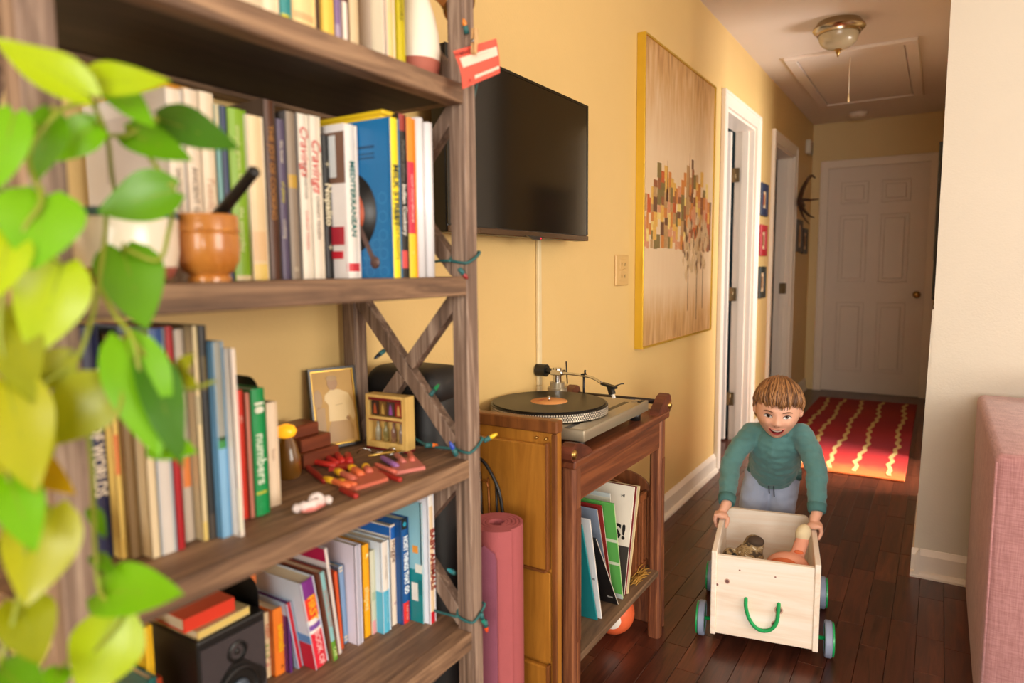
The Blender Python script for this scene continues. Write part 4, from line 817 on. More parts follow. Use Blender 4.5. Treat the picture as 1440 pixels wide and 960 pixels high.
# wooden mortar and dark pestle
mc_ = (-0.775, 0.527, 1.1485)
t = thing('mortar', 'small turned honey coloured wooden mortar', 'mortar', mc_)
m_mo = WOOD('honey_turned_wood', (176, 104, 36), (220, 150, 66), 'z', 22, 0.3, 0.32, 0.05, coat=0.4)
bm = B(); lathe(bm, [(0, 0.0), (0.026, 0.0), (0.026, 0.005), (0.023, 0.008), (0.030, 0.013), (0.0365, 0.026), (0.038, 0.042), (0.0375, 0.058), (0.0362, 0.0595), (0.0375, 0.061), (0.0375, 0.079), (0.036, 0.082), (0.032, 0.082), (0.031, 0.06), (0.026, 0.03), (0, 0.02)], mc_, 36); obj('bowl', bm, m_mo, t, smooth='auto')
bm = B(); lathe(bm, [(0.0378, 0.0605), (0.0386, 0.062), (0.0386, 0.064), (0.0378, 0.0655)], mc_, 36); obj('lip_ring', bm, m_mo, t, smooth=True)
t = thing('pestle', 'black pestle leaning out of wooden mortar', 'pestle', mc_)
a = fd(316, 292, 0.84); b = fd(360, 238, 0.80); a0 = a+(a-b).normalized()*0.055
bm = B(); tube(bm, [a0, a, a*0.3+b*0.7, b-(b-a).normalized()*0.003, b], [0.010, 0.0075, 0.007, 0.0072, 0.004], 14); obj('handle', bm, m_black, t, smooth='auto')
bm = B(); ball(bm, a0, (0.011, 0.011, 0.013)); obj('head', bm, m_black, t, smooth=True)
# framed portrait photo, leaning back
t = thing('photo_frame', 'black and gold framed old portrait photograph leaning back', 'photo frame', (-1.0, 0.945, 0.812))
BL_, BR_ = fz(441, 634, 0.8125), fz(506, 622, 0.8125)
rt_ = (BR_-BL_); rt_.z = 0; Wf = rt_.length; rt_.normalize(); back = Vector((0, 0, 1)).cross(rt_); back.z = 0
if back.x > 0: back = -back
lean = math.radians(9); upv = (Vector((0, 0, 1))*math.cos(lean)+back*math.sin(lean)).normalized(); nrm = rt_.cross(upv)
if nrm.x < 0: nrm = -nrm
Hf = 0.158
def FP(u, v, d): return BL_+rt_*(u*Wf)+upv*(v*Hf)+nrm*d
def frame_box(bm, u0, u1, v0, v1, d0, d1):
    prism(bm, [FP(u0, v0, d0), FP(u1, v0, d0), FP(u1, v1, d0), FP(u0, v1, d0)], nrm*(d1-d0))
eu, ev = 0.045, 0.032
m_bf = M('black_gilt_frame', (34, 26, 18), 0.35); m_gl = M('gilt_inner', (190, 150, 60), 0.35, metal=0.7)
bm = B(); frame_box(bm, 0, eu, 0, 1, 0.0, 0.012); frame_box(bm, 1-eu, 1, 0, 1, 0.0, 0.012); frame_box(bm, eu, 1-eu, 0, ev, 0.0, 0.012); frame_box(bm, eu, 1-eu, 1-ev, 1, 0.0, 0.012); obj('frame', bm, m_bf, t)
bm = B(); e2, e3 = 0.02, 0.014; frame_box(bm, eu, eu+e2, ev, 1-ev, 0.001, 0.010); frame_box(bm, 1-eu-e2, 1-eu, ev, 1-ev, 0.001, 0.010); frame_box(bm, eu+e2, 1-eu-e2, ev, ev+e3, 0.001, 0.010); frame_box(bm, eu+e2, 1-eu-e2, 1-ev-e3, 1-ev, 0.001, 0.010); obj('gilt_edge', bm, m_gl, t)
bm = B(); frame_box(bm, eu+e2, 1-eu-e2, ev+e3, 1-ev-e3, 0.001, 0.006); ph = obj('photograph', bm, M('sepia_paper', (205, 162, 92), 0.6, var=0.08, scale=30), t)
def blob(bm, pts, d): prism(bm, [FP(u, v, d) for u, v in pts], nrm*0.0004)
def ell(cu, cv, ru, rv, n=20): return [(cu+ru*math.cos(6.2832*k/n), cv+rv*math.sin(6.2832*k/n)) for k in range(n)]
bm = B(); blob(bm, [(0.30, 0.07), (0.86, 0.07), (0.88, 0.22), (0.80, 0.34), (0.42, 0.34), (0.33, 0.22)], 0.006); obj('trousers_print', bm, K((180, 136, 72)), ph)
bm = B(); blob(bm, [(0.36, 0.33), (0.78, 0.32), (0.80, 0.40), (0.88, 0.30), (0.93, 0.36), (0.90, 0.55), (0.82, 0.66), (0.62, 0.72), (0.44, 0.72), (0.32, 0.66), (0.30, 0.60), (0.38, 0.54)], 0.0063); obj('shirt_print', bm, K((230, 198, 136)), ph)
bm = B(); blob(bm, ell(0.50, 0.80, 0.11, 0.085), 0.0066); obj('face_print', bm, K((168, 120, 62)), ph)
bm = B(); blob(bm, ell(0.49, 0.865, 0.12, 0.035), 0.0069); blob(bm, ell(0.17, 0.62, 0.09, 0.12), 0.006); blob(bm, [(0.10, 0.1), (0.28, 0.1), (0.30, 0.5), (0.12, 0.52)], 0.006); obj('background_print', bm, K((176, 134, 70)), ph)
bm = B(); blob(bm, [(0.52, 0.52), (0.68, 0.53), (0.68, 0.535), (0.52, 0.525)], 0.0070); blob(bm, [(0.72, 0.34), (0.80, 0.30), (0.82, 0.34), (0.76, 0.38)], 0.0070); obj('pocket_print', bm, K((160, 116, 60)), ph)
bm = B(); s0 = FP(0.5, 0.75, -0.001); bar(bm, s0, Vector((s0.x+back.x*0.05, s0.y+back.y*0.05, 0.814)), 0.03, 0.002); obj('easel_leg', bm, m_black, t)
# little wooden display case with bottles
BL_, BR_ = fz(516, 629, 0.8125), fz(572, 638, 0.8125); rt_ = (BR_-BL_); rt_.z = 0; Wf = rt_.length; rt_.normalize(); bk = Vector((-rt_.y, rt_.x, 0))
t = thing('display_case', 'small pale wooden display case with tiny bottles', 'display case', BL_)
Hc, Dc = 0.108, 0.026
def CP(u, v, d): return BL_+rt_*(u*Wf)+Vector((0, 0, v*Hc))+bk*d
def cbox(bm, u0, u1, v0, v1, d0, d1): prism(bm, [CP(u0, v0, d0), CP(u1, v0, d0), CP(u1, v1, d0), CP(u0, v1, d0)], bk*(d1-d0))
m_pine = WOOD('pale_pine_case', (206, 164, 86), (236, 200, 120), 'z', 30, 0.1, 0.5, 0.1)
bm = B(); cbox(bm, 0, 0.07, 0.04, 1, 0, Dc); cbox(bm, 0.90, 1, 0.04, 1, 0, Dc); cbox(bm, 0.07, 0.90, 0.04, 0.15, 0, Dc); cbox(bm, 0.07, 0.90, 0.56, 0.61, 0, Dc); cbox(bm, 0.07, 0.90, 0.95, 1, 0, Dc); cbox(bm, 0.07, 0.90, 0.15, 0.95, Dc-0.003, Dc); obj('case_body', bm, m_pine, t)
bm = B(); cbox(bm, 0.0, 1.0, 0.0, 0.04, 0, Dc); obj('red_base', bm, K((120, 22, 30)), t)
for v0, v1 in ((0.90, 0.95), (0.535, 0.56)):
    bm = B(); cbox(bm, 0.07, 0.90, v0, v1, 0.0, 0.004); obj('red_trim', bm, K((120, 22, 30)), t)
for k, (c, c2) in enumerate((((60, 40, 34), (190, 90, 50)), ((120, 84, 40), (200, 160, 80)), ((80, 60, 50), (150, 80, 160)), ((150, 40, 36), (216, 170, 90)))):
    u = 0.12+k*0.195; bm = B(); cbox(bm, u, u+0.17, 0.63, 0.88, 0.004, 0.006); pk = obj('picture_tile', bm, M('tile_%d' % k, c, 0.4, var=0.5, scale=90), t)
    bm = B(); prism(bm, [CP(u+0.05, 0.65, 0.0038), CP(u+0.13, 0.65, 0.0038), CP(u+0.11, 0.78, 0.0038), CP(u+0.085, 0.85, 0.0038), CP(u+0.06, 0.78, 0.0038)], bk*0.0003); obj('figure_print', bm, K(c2), pk)
    c_ = CP(u+0.085, 0.15, 0.012); bm = B(); lathe(bm, [(0, 0.0), (0.0056, 0.0), (0.006, 0.022), (0.003, 0.028), (0.003, 0.034), (0.0036, 0.036), (0, 0.037)], c_, 12); obj('bottle', bm, M('mini_bottle_%d' % k, ((190, 186, 160), (150, 140, 84), (150, 110, 90), (160, 140, 124))[k], 0.15, trans=0.4), t)
# painted toy hands, spare sticks, glasses, fabric bow, brown box and amber lamp on shelf 3
zs = 0.8125
def toy_hand(label, palm, tips, colors, tipcol, z=zs):
    t = thing('toy_hand', label, 'toy hand', fz(*palm[0], z), 0, 'painted toy hands on the shelf')
    bm = B(); P = [fz(x, y, z) for x, y in palm]; prism(bm, P, (0, 0, 0.006)); obj('palm', bm, K(colors[0], 0.45), t)
    for i, (a, b, r) in enumerate(tips):
        pa, pb = fz(*a, z+0.006), fz(*b, z+0.006); d = pb-pa; r = r*0.85
        bm = B(); tube(bm, [pa, pa+d*0.35, pa+d*0.8, pa+d*0.95, pb], [r, r*1.05, r, r*0.8, r*0.3], 10); f_ = obj('finger', bm, K(colors[(i+1) % len(colors)], 0.45), t, smooth=True)
        if tipcol:
            bm = B(); tube(bm, [pa+d*0.62, pa+d*0.82, pa+d*0.97, pb+d*0.03], [r*1.06, r*1.06, r*0.85, r*0.3], 10); obj('fingertip', bm, K(tipcol, 0.45), f_, smooth=True)
    return t
toy_hand('painted red toy hand lying before the portrait frame', [(470, 652), (496, 648), (492, 660), (462, 663)], [((472, 655), (428, 646), 0.006), ((474, 652), (452, 638), 0.007), ((482, 650), (470, 635), 0.008), ((492, 650), (488, 638), 0.008)], [(186, 40, 34), (196, 46, 36)], None)
toy_hand('painted orange toy hand with yellow fingertips and stripes', [(492, 668), (528, 660), (546, 676), (500, 690), (478, 688)], [((492, 684), (456, 672), 0.006), ((498, 674), (472, 661), 0.007), ((508, 668), (492, 656), 0.008), ((520, 664), (513, 655), 0.008), ((500, 682), (476, 675), 0.005)], [(196, 100, 76), (222, 108, 60)], (236, 180, 30))
toy_hand('painted pink toy hand with violet markings', [(548, 656), (582, 644), (598, 660), (556, 668)], [((556, 664), (527, 652), 0.005), ((558, 656), (536, 642), 0.006), ((568, 650), (556, 638), 0.006), ((580, 648), (576, 636), 0.006)], [(196, 112, 100), (206, 104, 84), (150, 100, 160)], None)
for lb, a, b in (('short red stick left of the orange toy hand', (433, 657), (456, 676)), ('short red stick right of the orange toy hand', (534, 664), (562, 674)), ('short red stick before the orange toy hand', (480, 687), (500, 697))):
    pa, pb = fz(*a, zs+0.003), fz(*b, zs+0.003); t = thing('toy_stick', lb, 'toy stick', pa, 0, 'painted sticks by the toy hands')
    bm = B(); tube(bm, [pa, pa*0.5+pb*0.5, pb], [0.0045, 0.005, 0.0045], 8); obj('stick', bm, K((156, 32, 26), 0.45), t, smooth='auto')
    bm = B(); ball(bm, pb, 0.0048, 8, 6); obj('rounded_end', bm, K((166, 36, 28), 0.45), t)
t = thing('eyeglasses', 'thin wire eyeglasses with gold temples on shelf', 'glasses', fz(520, 640, zs))
m_wire = M('silver_wire', (200, 196, 190), 0.25, metal=1.0); m_gw = M('gold_temple', (222, 180, 90), 0.3, metal=0.8)
bm = B(); tube(bm, [fz(x, y, zs+0.004+h) for x, y, h in ((502, 637, 0), (506, 632, 0.008), (512, 630, 0.012), (519, 632, 0.008), (524, 637, 0))], 0.0016, 6); tube(bm, [fz(x, y, zs+0.004+h) for x, y, h in ((544, 634, 0), (548, 630, 0.008), (554, 630, 0.010), (556, 635, 0.002))], 0.0016, 6); tube(bm, [fz(524, 637, zs+0.004), fz(534, 636, zs+0.006), fz(544, 634, zs+0.004)], 0.0012, 6); obj('rims', bm, m_wire, t, smooth=True)
bm = B(); tube(bm, [fz(518, 641, zs+0.003), fz(546, 636, zs+0.003), fz(565, 634, zs+0.003)], 0.0024, 8); obj('temple', bm, m_gw, t, smooth=True)
bm = B(); tube(bm, [fz(545, 640, zs+0.003), fz(560, 637, zs+0.004), fz(578, 632, zs+0.003)], 0.0022, 8); obj('temple', bm, m_wire, t, smooth=True)
t = thing('hair_tie', 'crumpled white and pink fabric hair tie', 'hair tie', fz(440, 712, zs))
m_ht = M('white_pink_cloth', (222, 206, 200), 0.8, var=0.15, scale=40)
bm = B(); tube(bm, spline([fz(x, y, zs+h) for x, y, h in ((414, 716, 0.006), (422, 713, 0.010), (434, 710, 0.012), (446, 706, 0.012), (456, 702, 0.010), (466, 704, 0.006))], 4), [0.005+0.0025*math.sin(i*0.8)**2 for i in range(21)], 8); obj('cloth', bm, m_ht, t, smooth=True)
bm = B(); tube(bm, spline([fz(x, y, zs+h) for x, y, h in ((436, 706, 0.012), (440, 698, 0.020), (448, 696, 0.022), (454, 702, 0.014))], 4), 0.004, 8); obj('loop', bm, m_ht, t, smooth=True)
bm = B(); tube(bm, spline([fz(x, y, zs+h) for x, y, h in ((424, 718, 0.006), (440, 716, 0.006), (456, 708, 0.006))], 4), 0.003, 8); obj('pink_edge', bm, M('pink_cloth', (206, 120, 110), 0.8), t, smooth=True)
p = fz(418, 648, zs)
t = thing('trinket_box', 'small reddish brown wooden box beside portrait frame', 'box', (-0.975, 0.845, zs))
m_tb = WOOD('red_brown_box', (96, 44, 24), (140, 70, 40), 'y', 30, 0.1, 0.4)
bm = B(); box(bm, -1.02, -0.935, 0.80, 0.885, zs, zs+0.026, 0.002); obj('box_base', bm, m_tb, t)
bm = B(); box(bm, -1.015, -0.945, 0.805, 0.875, zs+0.026, zs+0.05, 0.002); obj('box_tray', bm, m_tb, t)
bm = B(); box(bm, -1.01, -0.96, 0.80, 0.86, zs+0.05, zs+0.072, 0.002); obj('box_lid', bm, m_tb, t)
t = thing('amber_lamp', 'small amber glass lamp with glowing yellow top', 'lamp', (-0.915, 0.745, zs))
c = fx(402, 606, -0.925); lc = (c.x, c.y, 0)
bm = B(); lathe(bm, [(0, zs), (0.020, zs), (0.023, zs+0.008), (0.022, zs+0.035), (0.015, zs+0.060), (0.008, zs+0.075), (0.007, c.z-0.010), (0, c.z-0.010)], lc, 20); obj('base', bm, M('amber_brown_glass', (120, 80, 26), 0.15, trans=0.3), t, smooth='auto')
m_amb = M('amber_glass', (244, 176, 20), 0.2, var=0.05); bb = m_amb.node_tree.nodes['Principled BSDF']; bb.inputs['Emission Color'].default_value = (1, 0.42, 0.02, 1); bb.inputs['Emission Strength'].default_value = 0.9
bm = B(); lathe(bm, [(0.006, c.z-0.012), (0.014, c.z-0.008), (0.018, c.z), (0.014, c.z+0.008), (0.004, c.z+0.012), (0, c.z+0.012)], lc, 18); obj('shade', bm, m_amb, t, smooth=True)
# ---- fourth shelf: speaker with two books on it, bookend, bits behind the vine
zs4 = 0.4785
t = thing('speaker', 'black bookshelf speaker on the lower shelf', 'speaker', (-0.96, 0.61, zs4))
sx1, sy0, sy1, sz1 = -0.888, 0.551, 0.669, 0.625
bm = B(); box(bm, -1.03, sx1, sy0, sy1, zs4, sz1, 0.004, seg=2); obj('cabinet', bm, m_black, t)
m_baf = M('charcoal_baffle', (58, 50, 52), 0.6)
bm = B(); box(bm, sx1-0.001, sx1+0.003, sy0+0.004, sy1-0.004, zs4+0.004, sz1-0.014, 0.001); bf = obj('baffle', bm, m_baf, t)
def cone(c, r, n):
    bm = B(); lathe(bm, [(r*1.15, 0), (r*1.15, 0.003), (r*1.0, 0.004), (r*0.9, 0.0005), (r*0.35, -0.001), (r*0.3, 0.002), (0, 0.004)], c, 28, axis_to((1, 0, 0))); obj(n, bm, m_black, bf, smooth='auto')
cone((sx1+0.003, 0.613, 0.583), 0.0145, 'tweeter')
bm = B(); pl = []
for k in range(28): a = 6.2832*k/28; rr_ = 0.046*(1+0.10*math.cos(4*a)); pl.append((sx1+0.003, 0.612+rr_*math.cos(a), 0.523+rr_*0.92*math.sin(a)))
prism(bm, pl, (0.002, 0, 0)); obj('woofer_surround', bm, m_black, bf)
cone((sx1+0.005, 0.612, 0.523), 0.032, 'woofer')
bm = B(); ball(bm, (sx1+0.008, 0.612, 0.523), (0.006, 0.017, 0.017)); obj('dust_cap', bm, M('steel_blue_cone', (84, 96, 110), 0.3, metal=0.4), bf, smooth=True)
def flat_book(label, x0, x1, y0, y1, z0, z1, cover, pg, rz=0):
    t = thing('book', label, 'book', ((x0+x1)/2, (y0+y1)/2, z0), math.radians(rz)); a, b, c, d = (x0-x1)/2, (x1-x0)/2, (y0-y1)/2, (y1-y0)/2; h = z1-z0
    bm = B(); box(bm, a, b, c, d, 0, 0.0016); box(bm, a, b, c, d, h-0.0016, h); obj('cover', bm, K(cover), t, local=True)
    bm = B(); box(bm, b-0.003, b, c, d, 0.0016, h-0.0016); obj('spine', bm, K(cover if pg is None else pg), t, local=True)
    bm = B(); box(bm, a+0.002, b-0.003, c+0.002, d-0.002, 0.0016, h-0.0016); obj('pages', bm, m_page, t, local=True); return t
flat_book('thin book with pale gold edge lying flat on speaker', -1.02, -0.895, 0.555, 0.645, sz1, sz1+0.013, (190, 170, 120), (226, 196, 110), 2)
flat_book('red paperback lying on top of gold edged book', -1.015, -0.905, 0.545, 0.628, sz1+0.013, sz1+0.034, (214, 66, 40), (222, 60, 36), -1)
bookend('black metal bookend between speaker and board books', -1.02, -0.908, 0.6725, zs4, 0.668, 0.004)
for lb, y0, y1, X, z1, c in (('slim yellow book standing left of the speaker', 0.500, 0.512, -0.93, 0.66, (226, 180, 30)), ('slim dark teal book standing left of the speaker', 0.485, 0.497, -0.90, 0.60, (24, 92, 88)), ('slim rust red book standing left of the speaker', 0.515, 0.527, -0.94, 0.57, (190, 70, 30))):
    book(lb, y0, y1, X, zs4, z1, 0.09, c, group='slim books left of the speaker')
# ================================================================= VINE (leaves and stems are parts of the potted plant)
LG = [LEAFMAT('leaf_bright', (176, 206, 10)), LEAFMAT('leaf_green', (120, 190, 10)), LEAFMAT('leaf_mid', (98, 160, 12)), LEAFMAT('leaf_olive', (150, 160, 16)), LEAFMAT('leaf_yellow', (178, 182, 14)), LEAFMAT('leaf_amber', (186, 150, 10)), LEAFMAT('leaf_deep', (66, 124, 12))]
m_stem = M('vine_stem', (128, 140, 30), 0.5, var=0.2)
# (base px, tip px, width px, depth, material, roll)
LV = [((124, 134), (-14, 44), 62, 0.55, 0, 0.2), ((120, 116), (230, 108), 48, 0.58, 0, -0.6), ((148, 120), (216, 170), 46, 0.61, 1, 0.5), ((224, 168), (330, 201), 58, 0.66, 6, 0.1), ((178, 186), (264, 219), 48, 0.64, 2, -0.3),
 ((136, 174), (66, 226), 50, 0.60, 1, 0.3), ((72, 160), (50, 254), 48, 0.57, 2, 0.5), ((20, 160), (-6, 262), 56, 0.53, 1, -0.2), ((246, 268), (132, 296), 70, 0.64, 2, 0.1), ((62, 276), (46, 374), 104, 0.55, 1, 0.0),
 ((172, 352), (206, 458), 84, 0.63, 2, 0.1), ((88, 372), (44, 502), 88, 0.56, 0, 0.1), ((14, 330), (-6, 416), 60, 0.53, 0, 0.2), ((176, 480), (226, 640), 84, 0.60, 1, 0.2), ((206, 500), (262, 652), 58, 0.605, 6, 0.7),
 ((216, 626), (272, 632), 44, 0.61, 1, -0.1), ((150, 538), (62, 628), 84, 0.58, 3, 0.2), ((8, 536), (50, 690), 90, 0.53, 4, -0.1), ((22, 640), (102, 688), 46, 0.56, 5, 0.2), ((60, 606), (-14, 700), 60, 0.54, 4, 0.4),
 ((12, 672), (50, 772), 62, 0.52, 1, 0.1), ((72, 714), (34, 856), 92, 0.54, 4, 0.0), ((140, 832), (250, 830), 74, 0.60, 1, 0.1), ((170, 868), (112, 990), 92, 0.59, 0, 0.1), ((26, 846), (58, 930), 72, 0.54, 3, 0.1),
 ((2, 440), (46, 560), 70, 0.545, 3, 0.2), ((252, 522), (268, 498), 22, 0.63, 3, 0), ((244, 528), (276, 540), 24, 0.63, 3, 0.2), ((128, 716), (148, 752), 20, 0.62, 2, 0.3), ((132, 782), (158, 802), 22, 0.61, 2, 0.2),
 ((0, 940), (60, 985), 60, 0.53, 2, 0.1), ((84, 940), (70, 975), 34, 0.58, 1, 0.2), ((30, 560), (-20, 640), 60, 0.55, 3, 0.2), ((96, 500), (20, 560), 48, 0.57, 3, 0.8)]
def safe(x, y, d):
    """keep foliage in front of the bookcase"""
    p = fd(x, y, d); lim = SX1+0.012
    if p.x < lim: p = fd(x, y, d*(lim/p.x) if p.x < 0 else d)
    return p
leaf_base = []
for (bx_, by_), (tx_, ty_), wpx, dep, mi, roll in LV:
    a = safe(bx_, by_, dep+0.012); b = safe(tx_, ty_, dep-0.012)
    ax = (b-a).normalized(); vw = (CAM-(a+b)*0.5).normalized()
    n = (vw+Vector((0, 0, 0.35))+RT*roll*0.6).normalized(); wd = wpx*dep/FPX
    bm = B(); leaf_poly(bm, a, b, n, wd*1.12, 0, heart=True, fold=0.22, n=10)
    lf = obj('leaf', bm, LG[mi], PLANT, smooth=True); leaf_base.append(a)
    bm = B(); nn = ax.cross(n.cross(ax)).normalized()
    L = (b-a).length
    tube(bm, [a+ax*(u*L)+nn*(-0.12*L*u*u-0.0006) for u in (0, 0.25, 0.5, 0.75, 0.92)], [0.0012, 0.0010, 0.0008, 0.0006, 0.0003], 5); obj('midrib', bm, m_stem, lf)
def VP(pts): return spline([(safe(x, y, d) if d < 0.74 else fd(x, y, d)) for x, y, d in pts], 6)
pt = Vector(pc)+Vector((0, 0, 0.075))
VINES = [VP([(168, 300, 0.79), (158, 250, 0.68), (150, 190, 0.62), (128, 140, 0.59), (122, 120, 0.58)]),
 VP([(160, 300, 0.78), (150, 300, 0.66), (148, 330, 0.63), (138, 400, 0.61), (128, 450, 0.60), (104, 512, 0.585), (60, 540, 0.56), (20, 600, 0.545), (14, 690, 0.53), (40, 720, 0.535), (24, 850, 0.54), (0, 930, 0.53)]),
 VP([(210, 296, 0.77), (240, 290, 0.69), (236, 330, 0.66), (222, 366, 0.64), (176, 350, 0.635)]),
 VP([(138, 400, 0.61), (160, 440, 0.61), (188, 480, 0.605), (200, 560, 0.605), (214, 628, 0.61)]),
 VP([(104, 512, 0.585), (128, 640, 0.60), (132, 740, 0.61), (140, 830, 0.605), (168, 868, 0.595), (120, 930, 0.59)]),
 VP([(150, 190, 0.62), (180, 190, 0.645), (222, 168, 0.655), (200, 200, 0.66), (240, 262, 0.65)]),
 VP([(128, 140, 0.59), (80, 160, 0.575), (40, 220, 0.56), (58, 280, 0.555), (30, 330, 0.545), (0, 440, 0.545), (10, 530, 0.54)]),
 VP([(188, 480, 0.605), (236, 540, 0.63), (262, 548, 0.64), (302, 536, 0.66)])]
VP_all = []
for v in VINES:
    bm = B(); tube(bm, v, 0.0021, 7); obj('stem', bm, m_stem, PLANT, smooth=True); VP_all += v
for a in leaf_base:
    q = min(VP_all, key=lambda p: (p-a).length)
    if (q-a).length > 0.002:
        bm = B(); tube(bm, spline([q, (q+a)*0.5+Vector((0, 0, 0.006)), a], 4), 0.0013, 6); obj('petiole', bm, m_stem, PLANT, smooth=True)
# ================================================================= TEA CART, TURNTABLE, RECORDS
CX0, CX1, CY0, CY1 = -1.030, -0.694, 1.378, 2.000; LG_ = 0.039
m_cz = WOOD('worn_walnut_leg', (72, 36, 22), (160, 102, 62), 'z', 50, 0.04, 0.5, 0.5, c3=(114, 64, 38))
m_cy = WOOD('worn_walnut_rail', (78, 38, 20), (134, 76, 42), 'y', 44, 0.05, 0.42, 0.35, c3=(104, 54, 30))
m_cs = WOOD('worn_walnut_shelf', (70, 50, 34), (128, 98, 70), 'y', 30, 0.08, 0.7, 0.5)
t = thing('tea_cart', 'worn reddish wooden tea cart with fluted legs', 'cart', ((CX0+CX1)/2, (CY0+CY1)/2, 0))
for ix, x in enumerate((CX0, CX1-LG_)):
    for iy, y in enumerate((CY0, CY1-LG_)):
        bm = B(); pl = []
        ch = 0.008
        for dx, dy in ((ch, 0), (LG_-ch, 0), (LG_, ch), (LG_, LG_-ch), (LG_-ch, LG_), (ch, LG_), (0, LG_-ch), (0, ch)): pl.append((x+dx, y+dy, 0.0))
        prism(bm, pl, (0, 0, 0.700)); lg = obj('leg', bm, m_cz, t)
        if ix == 1:
            for k in range(5):
                bm = B(); yy = y+0.009+k*0.0052; box(bm, x+LG_-0.001, x+LG_+0.0012, yy-0.0014, yy+0.0014, 0.27 if iy == 0 else 0.30, 0.60 if iy == 0 else 0.58); obj('flute', bm, m_cz, lg)
bm = B(); box(bm, CX1-0.030, CX1-0.006, CY0+LG_, CY1-LG_, 0.612, 0.700, 0.002); obj('apron', bm, m_cy, t)
bm = B(); box(bm, CX0+0.006, CX0+0.030, CY0+LG_, CY1-LG_, 0.612, 0.700, 0.002); obj('apron', bm, m_cy, t)
for y in (CY0+0.004, CY1-0.028):
    bm = B(); box(bm, CX0+LG_, CX1-LG_, y, y+0.024, 0.612, 0.700, 0.002); obj('apron', bm, m_cy, t)
bm = B(); box(bm, CX0-0.004, CX1+0.008, CY0-0.012, CY1+0.012, 0.700, 0.722, 0.005, seg=2); obj('top_board', bm, m_cy, t)
bm = B(); box(bm, CX0, CX1-0.004, CY0+0.010, CY1-0.010, 0.205, 0.224, 0.003); obj('lower_shelf', bm, m_cs, t)
# scroll brackets and handle rods at both ends
m_scr = WOOD('dark_walnut_scroll', (66, 30, 20), (112, 58, 38), 'x', 30, 0.2, 0.4, 0.2)
def scroll(x, y0, sgn):
    bm = B(); pl = []
    for q, h in ((0.085, 0.0), (0.075, 0.012), (0.050, 0.024), (0.02, 0.036), (-0.004, 0.040), (-0.020, 0.034), (-0.028, 0.020), (-0.026, 0.006), (-0.014, -0.004), (0.0, 0.0)): pl.append((x, y0-sgn*q*-1 if False else y0+sgn*q, 0.722+h*(1.0 if sgn > 0 else 1.35)))
    prism(bm, pl, (0.030, 0, 0)); s_ = obj('scroll_bracket', bm, m_scr, t)
    bm = B(); c = (x+0.030, y0-sgn*0.012, 0.738); lathe(bm, [(0.012, 0), (0.011, 0.003), (0.006, 0.006), (0, 0.007)], c, 14, axis_to((1, 0, 0))); obj('brass_boss', bm, m_brass, s_, smooth=True)
for x in (CX1-0.024, CX0): scroll(x, CY0-0.002, 1); scroll(x, CY1+0.002, -1)
for y in (CY0-0.014, CY1+0.014):
    bm = B(); cyl(bm, (CX0+0.03, y, 0.745), (CX1-0.024, y, 0.745), 0.008, 14); obj('handle_rod', bm, M('dark_rod', (40, 28, 22), 0.35), t)
# turntable
TX0, TX1, TYa, TYb = -1.028, -0.700, 1.440, 1.866
t = thing('turntable', 'silver grey record turntable on the tea cart', 'turntable', ((TX0+TX1)/2, (TYa+TYb)/2, 0.722))
m_silver = M('champagne_silver', (168, 156, 132), 0.35, metal=0.55, var=0.03)
for x in (TX0+0.03, TX1-0.03):
    for y in (TYa+0.03, TYb-0.03):
        bm = B(); cyl(bm, (x, y, 0.722), (x, y, 0.7470), 0.016, 16); obj('foot', bm, m_black, t)
bm = B(); box(bm, TX0, TX1, TYa, TYb, 0.7470, 0.7760, 0.004, seg=2); obj('plinth', bm, m_silver, t, smooth='auto')
bm = B(); box(bm, TX1-0.056, TX1-0.042, TYa+0.004, TYb-0.05, 0.7755, 0.7767); obj('control_strip', bm, m_black, t)
bm = B(); box(bm, TX1-0.040, TX1-0.0005, TYa+0.002, TYb-0.002, 0.7740, 0.7775, 0.001); cp = obj('front_panel', bm, m_silver, t)
bm = B(); box(bm, TX1-0.034, TX1-0.024, TYb-0.05, TYb-0.02, 0.7773, 0.7795, 0.001); obj('start_button', bm, m_silver, cp)
bm = B(); box(bm, TX1-0.018, TX1-0.008, TYb-0.045, TYb-0.012, 0.7773, 0.7800, 0.001); obj('stop_button', bm, m_black, cp)
bm = B(); box(bm, TX1-0.036, TX1-0.026, TYa+0.09, TYa+0.105, 0.7773, 0.7790); obj('speed_switch', bm, m_black, cp)
PCX, PCY = -0.878, 1.590
bm = B(); lathe(bm, [(0, 0.7765), (0.150, 0.7765), (0.157, 0.7800), (0.158, 0.8010), (0.156, 0.8030), (0, 0.8030)], (PCX, PCY, 0), 72); pf = obj('platter', bm, M('black_platter', (30, 28, 26), 0.3, metal=0.4), t, smooth='auto')
bm = B()
for rowi in range(4):
    for k in range(150):
        a = 6.28319*(k+0.5*(rowi % 2))/150; r_ = 0.1582; z_ = 0.7825+rowi*0.005
        c_, s_ = math.cos(a), math.sin(a); e_ = 0.0019; tx, ty = -s_*e_, c_*e_
        quad(bm, (PCX+c_*r_-tx, PCY+s_*r_-ty, z_-e_), (PCX+c_*r_+tx, PCY+s_*r_+ty, z_-e_), (PCX+c_*r_+tx, PCY+s_*r_+ty, z_+e_), (PCX+c_*r_-tx, PCY+s_*r_-ty, z_+e_))
sd_ = obj('strobe_dots', bm, M('strobe_silver', (226, 216, 196), 0.35, metal=0.3), pf); sd_['kind'] = 'stuff'
bm = B(); box(bm, -0.80, -0.775, 1.452, 1.476, 0.7760, 0.7940, 0.003); obj('strobe_lamp', bm, M('cream_lens', (214, 196, 160), 0.3), t)
bm = B(); cyl(bm, (PCX, PCY, 0.8030), (PCX, PCY, 0.8190), 0.0036, 10); obj('spindle', bm, M('chrome', (206, 204, 200), 0.12, metal=1.0), t)
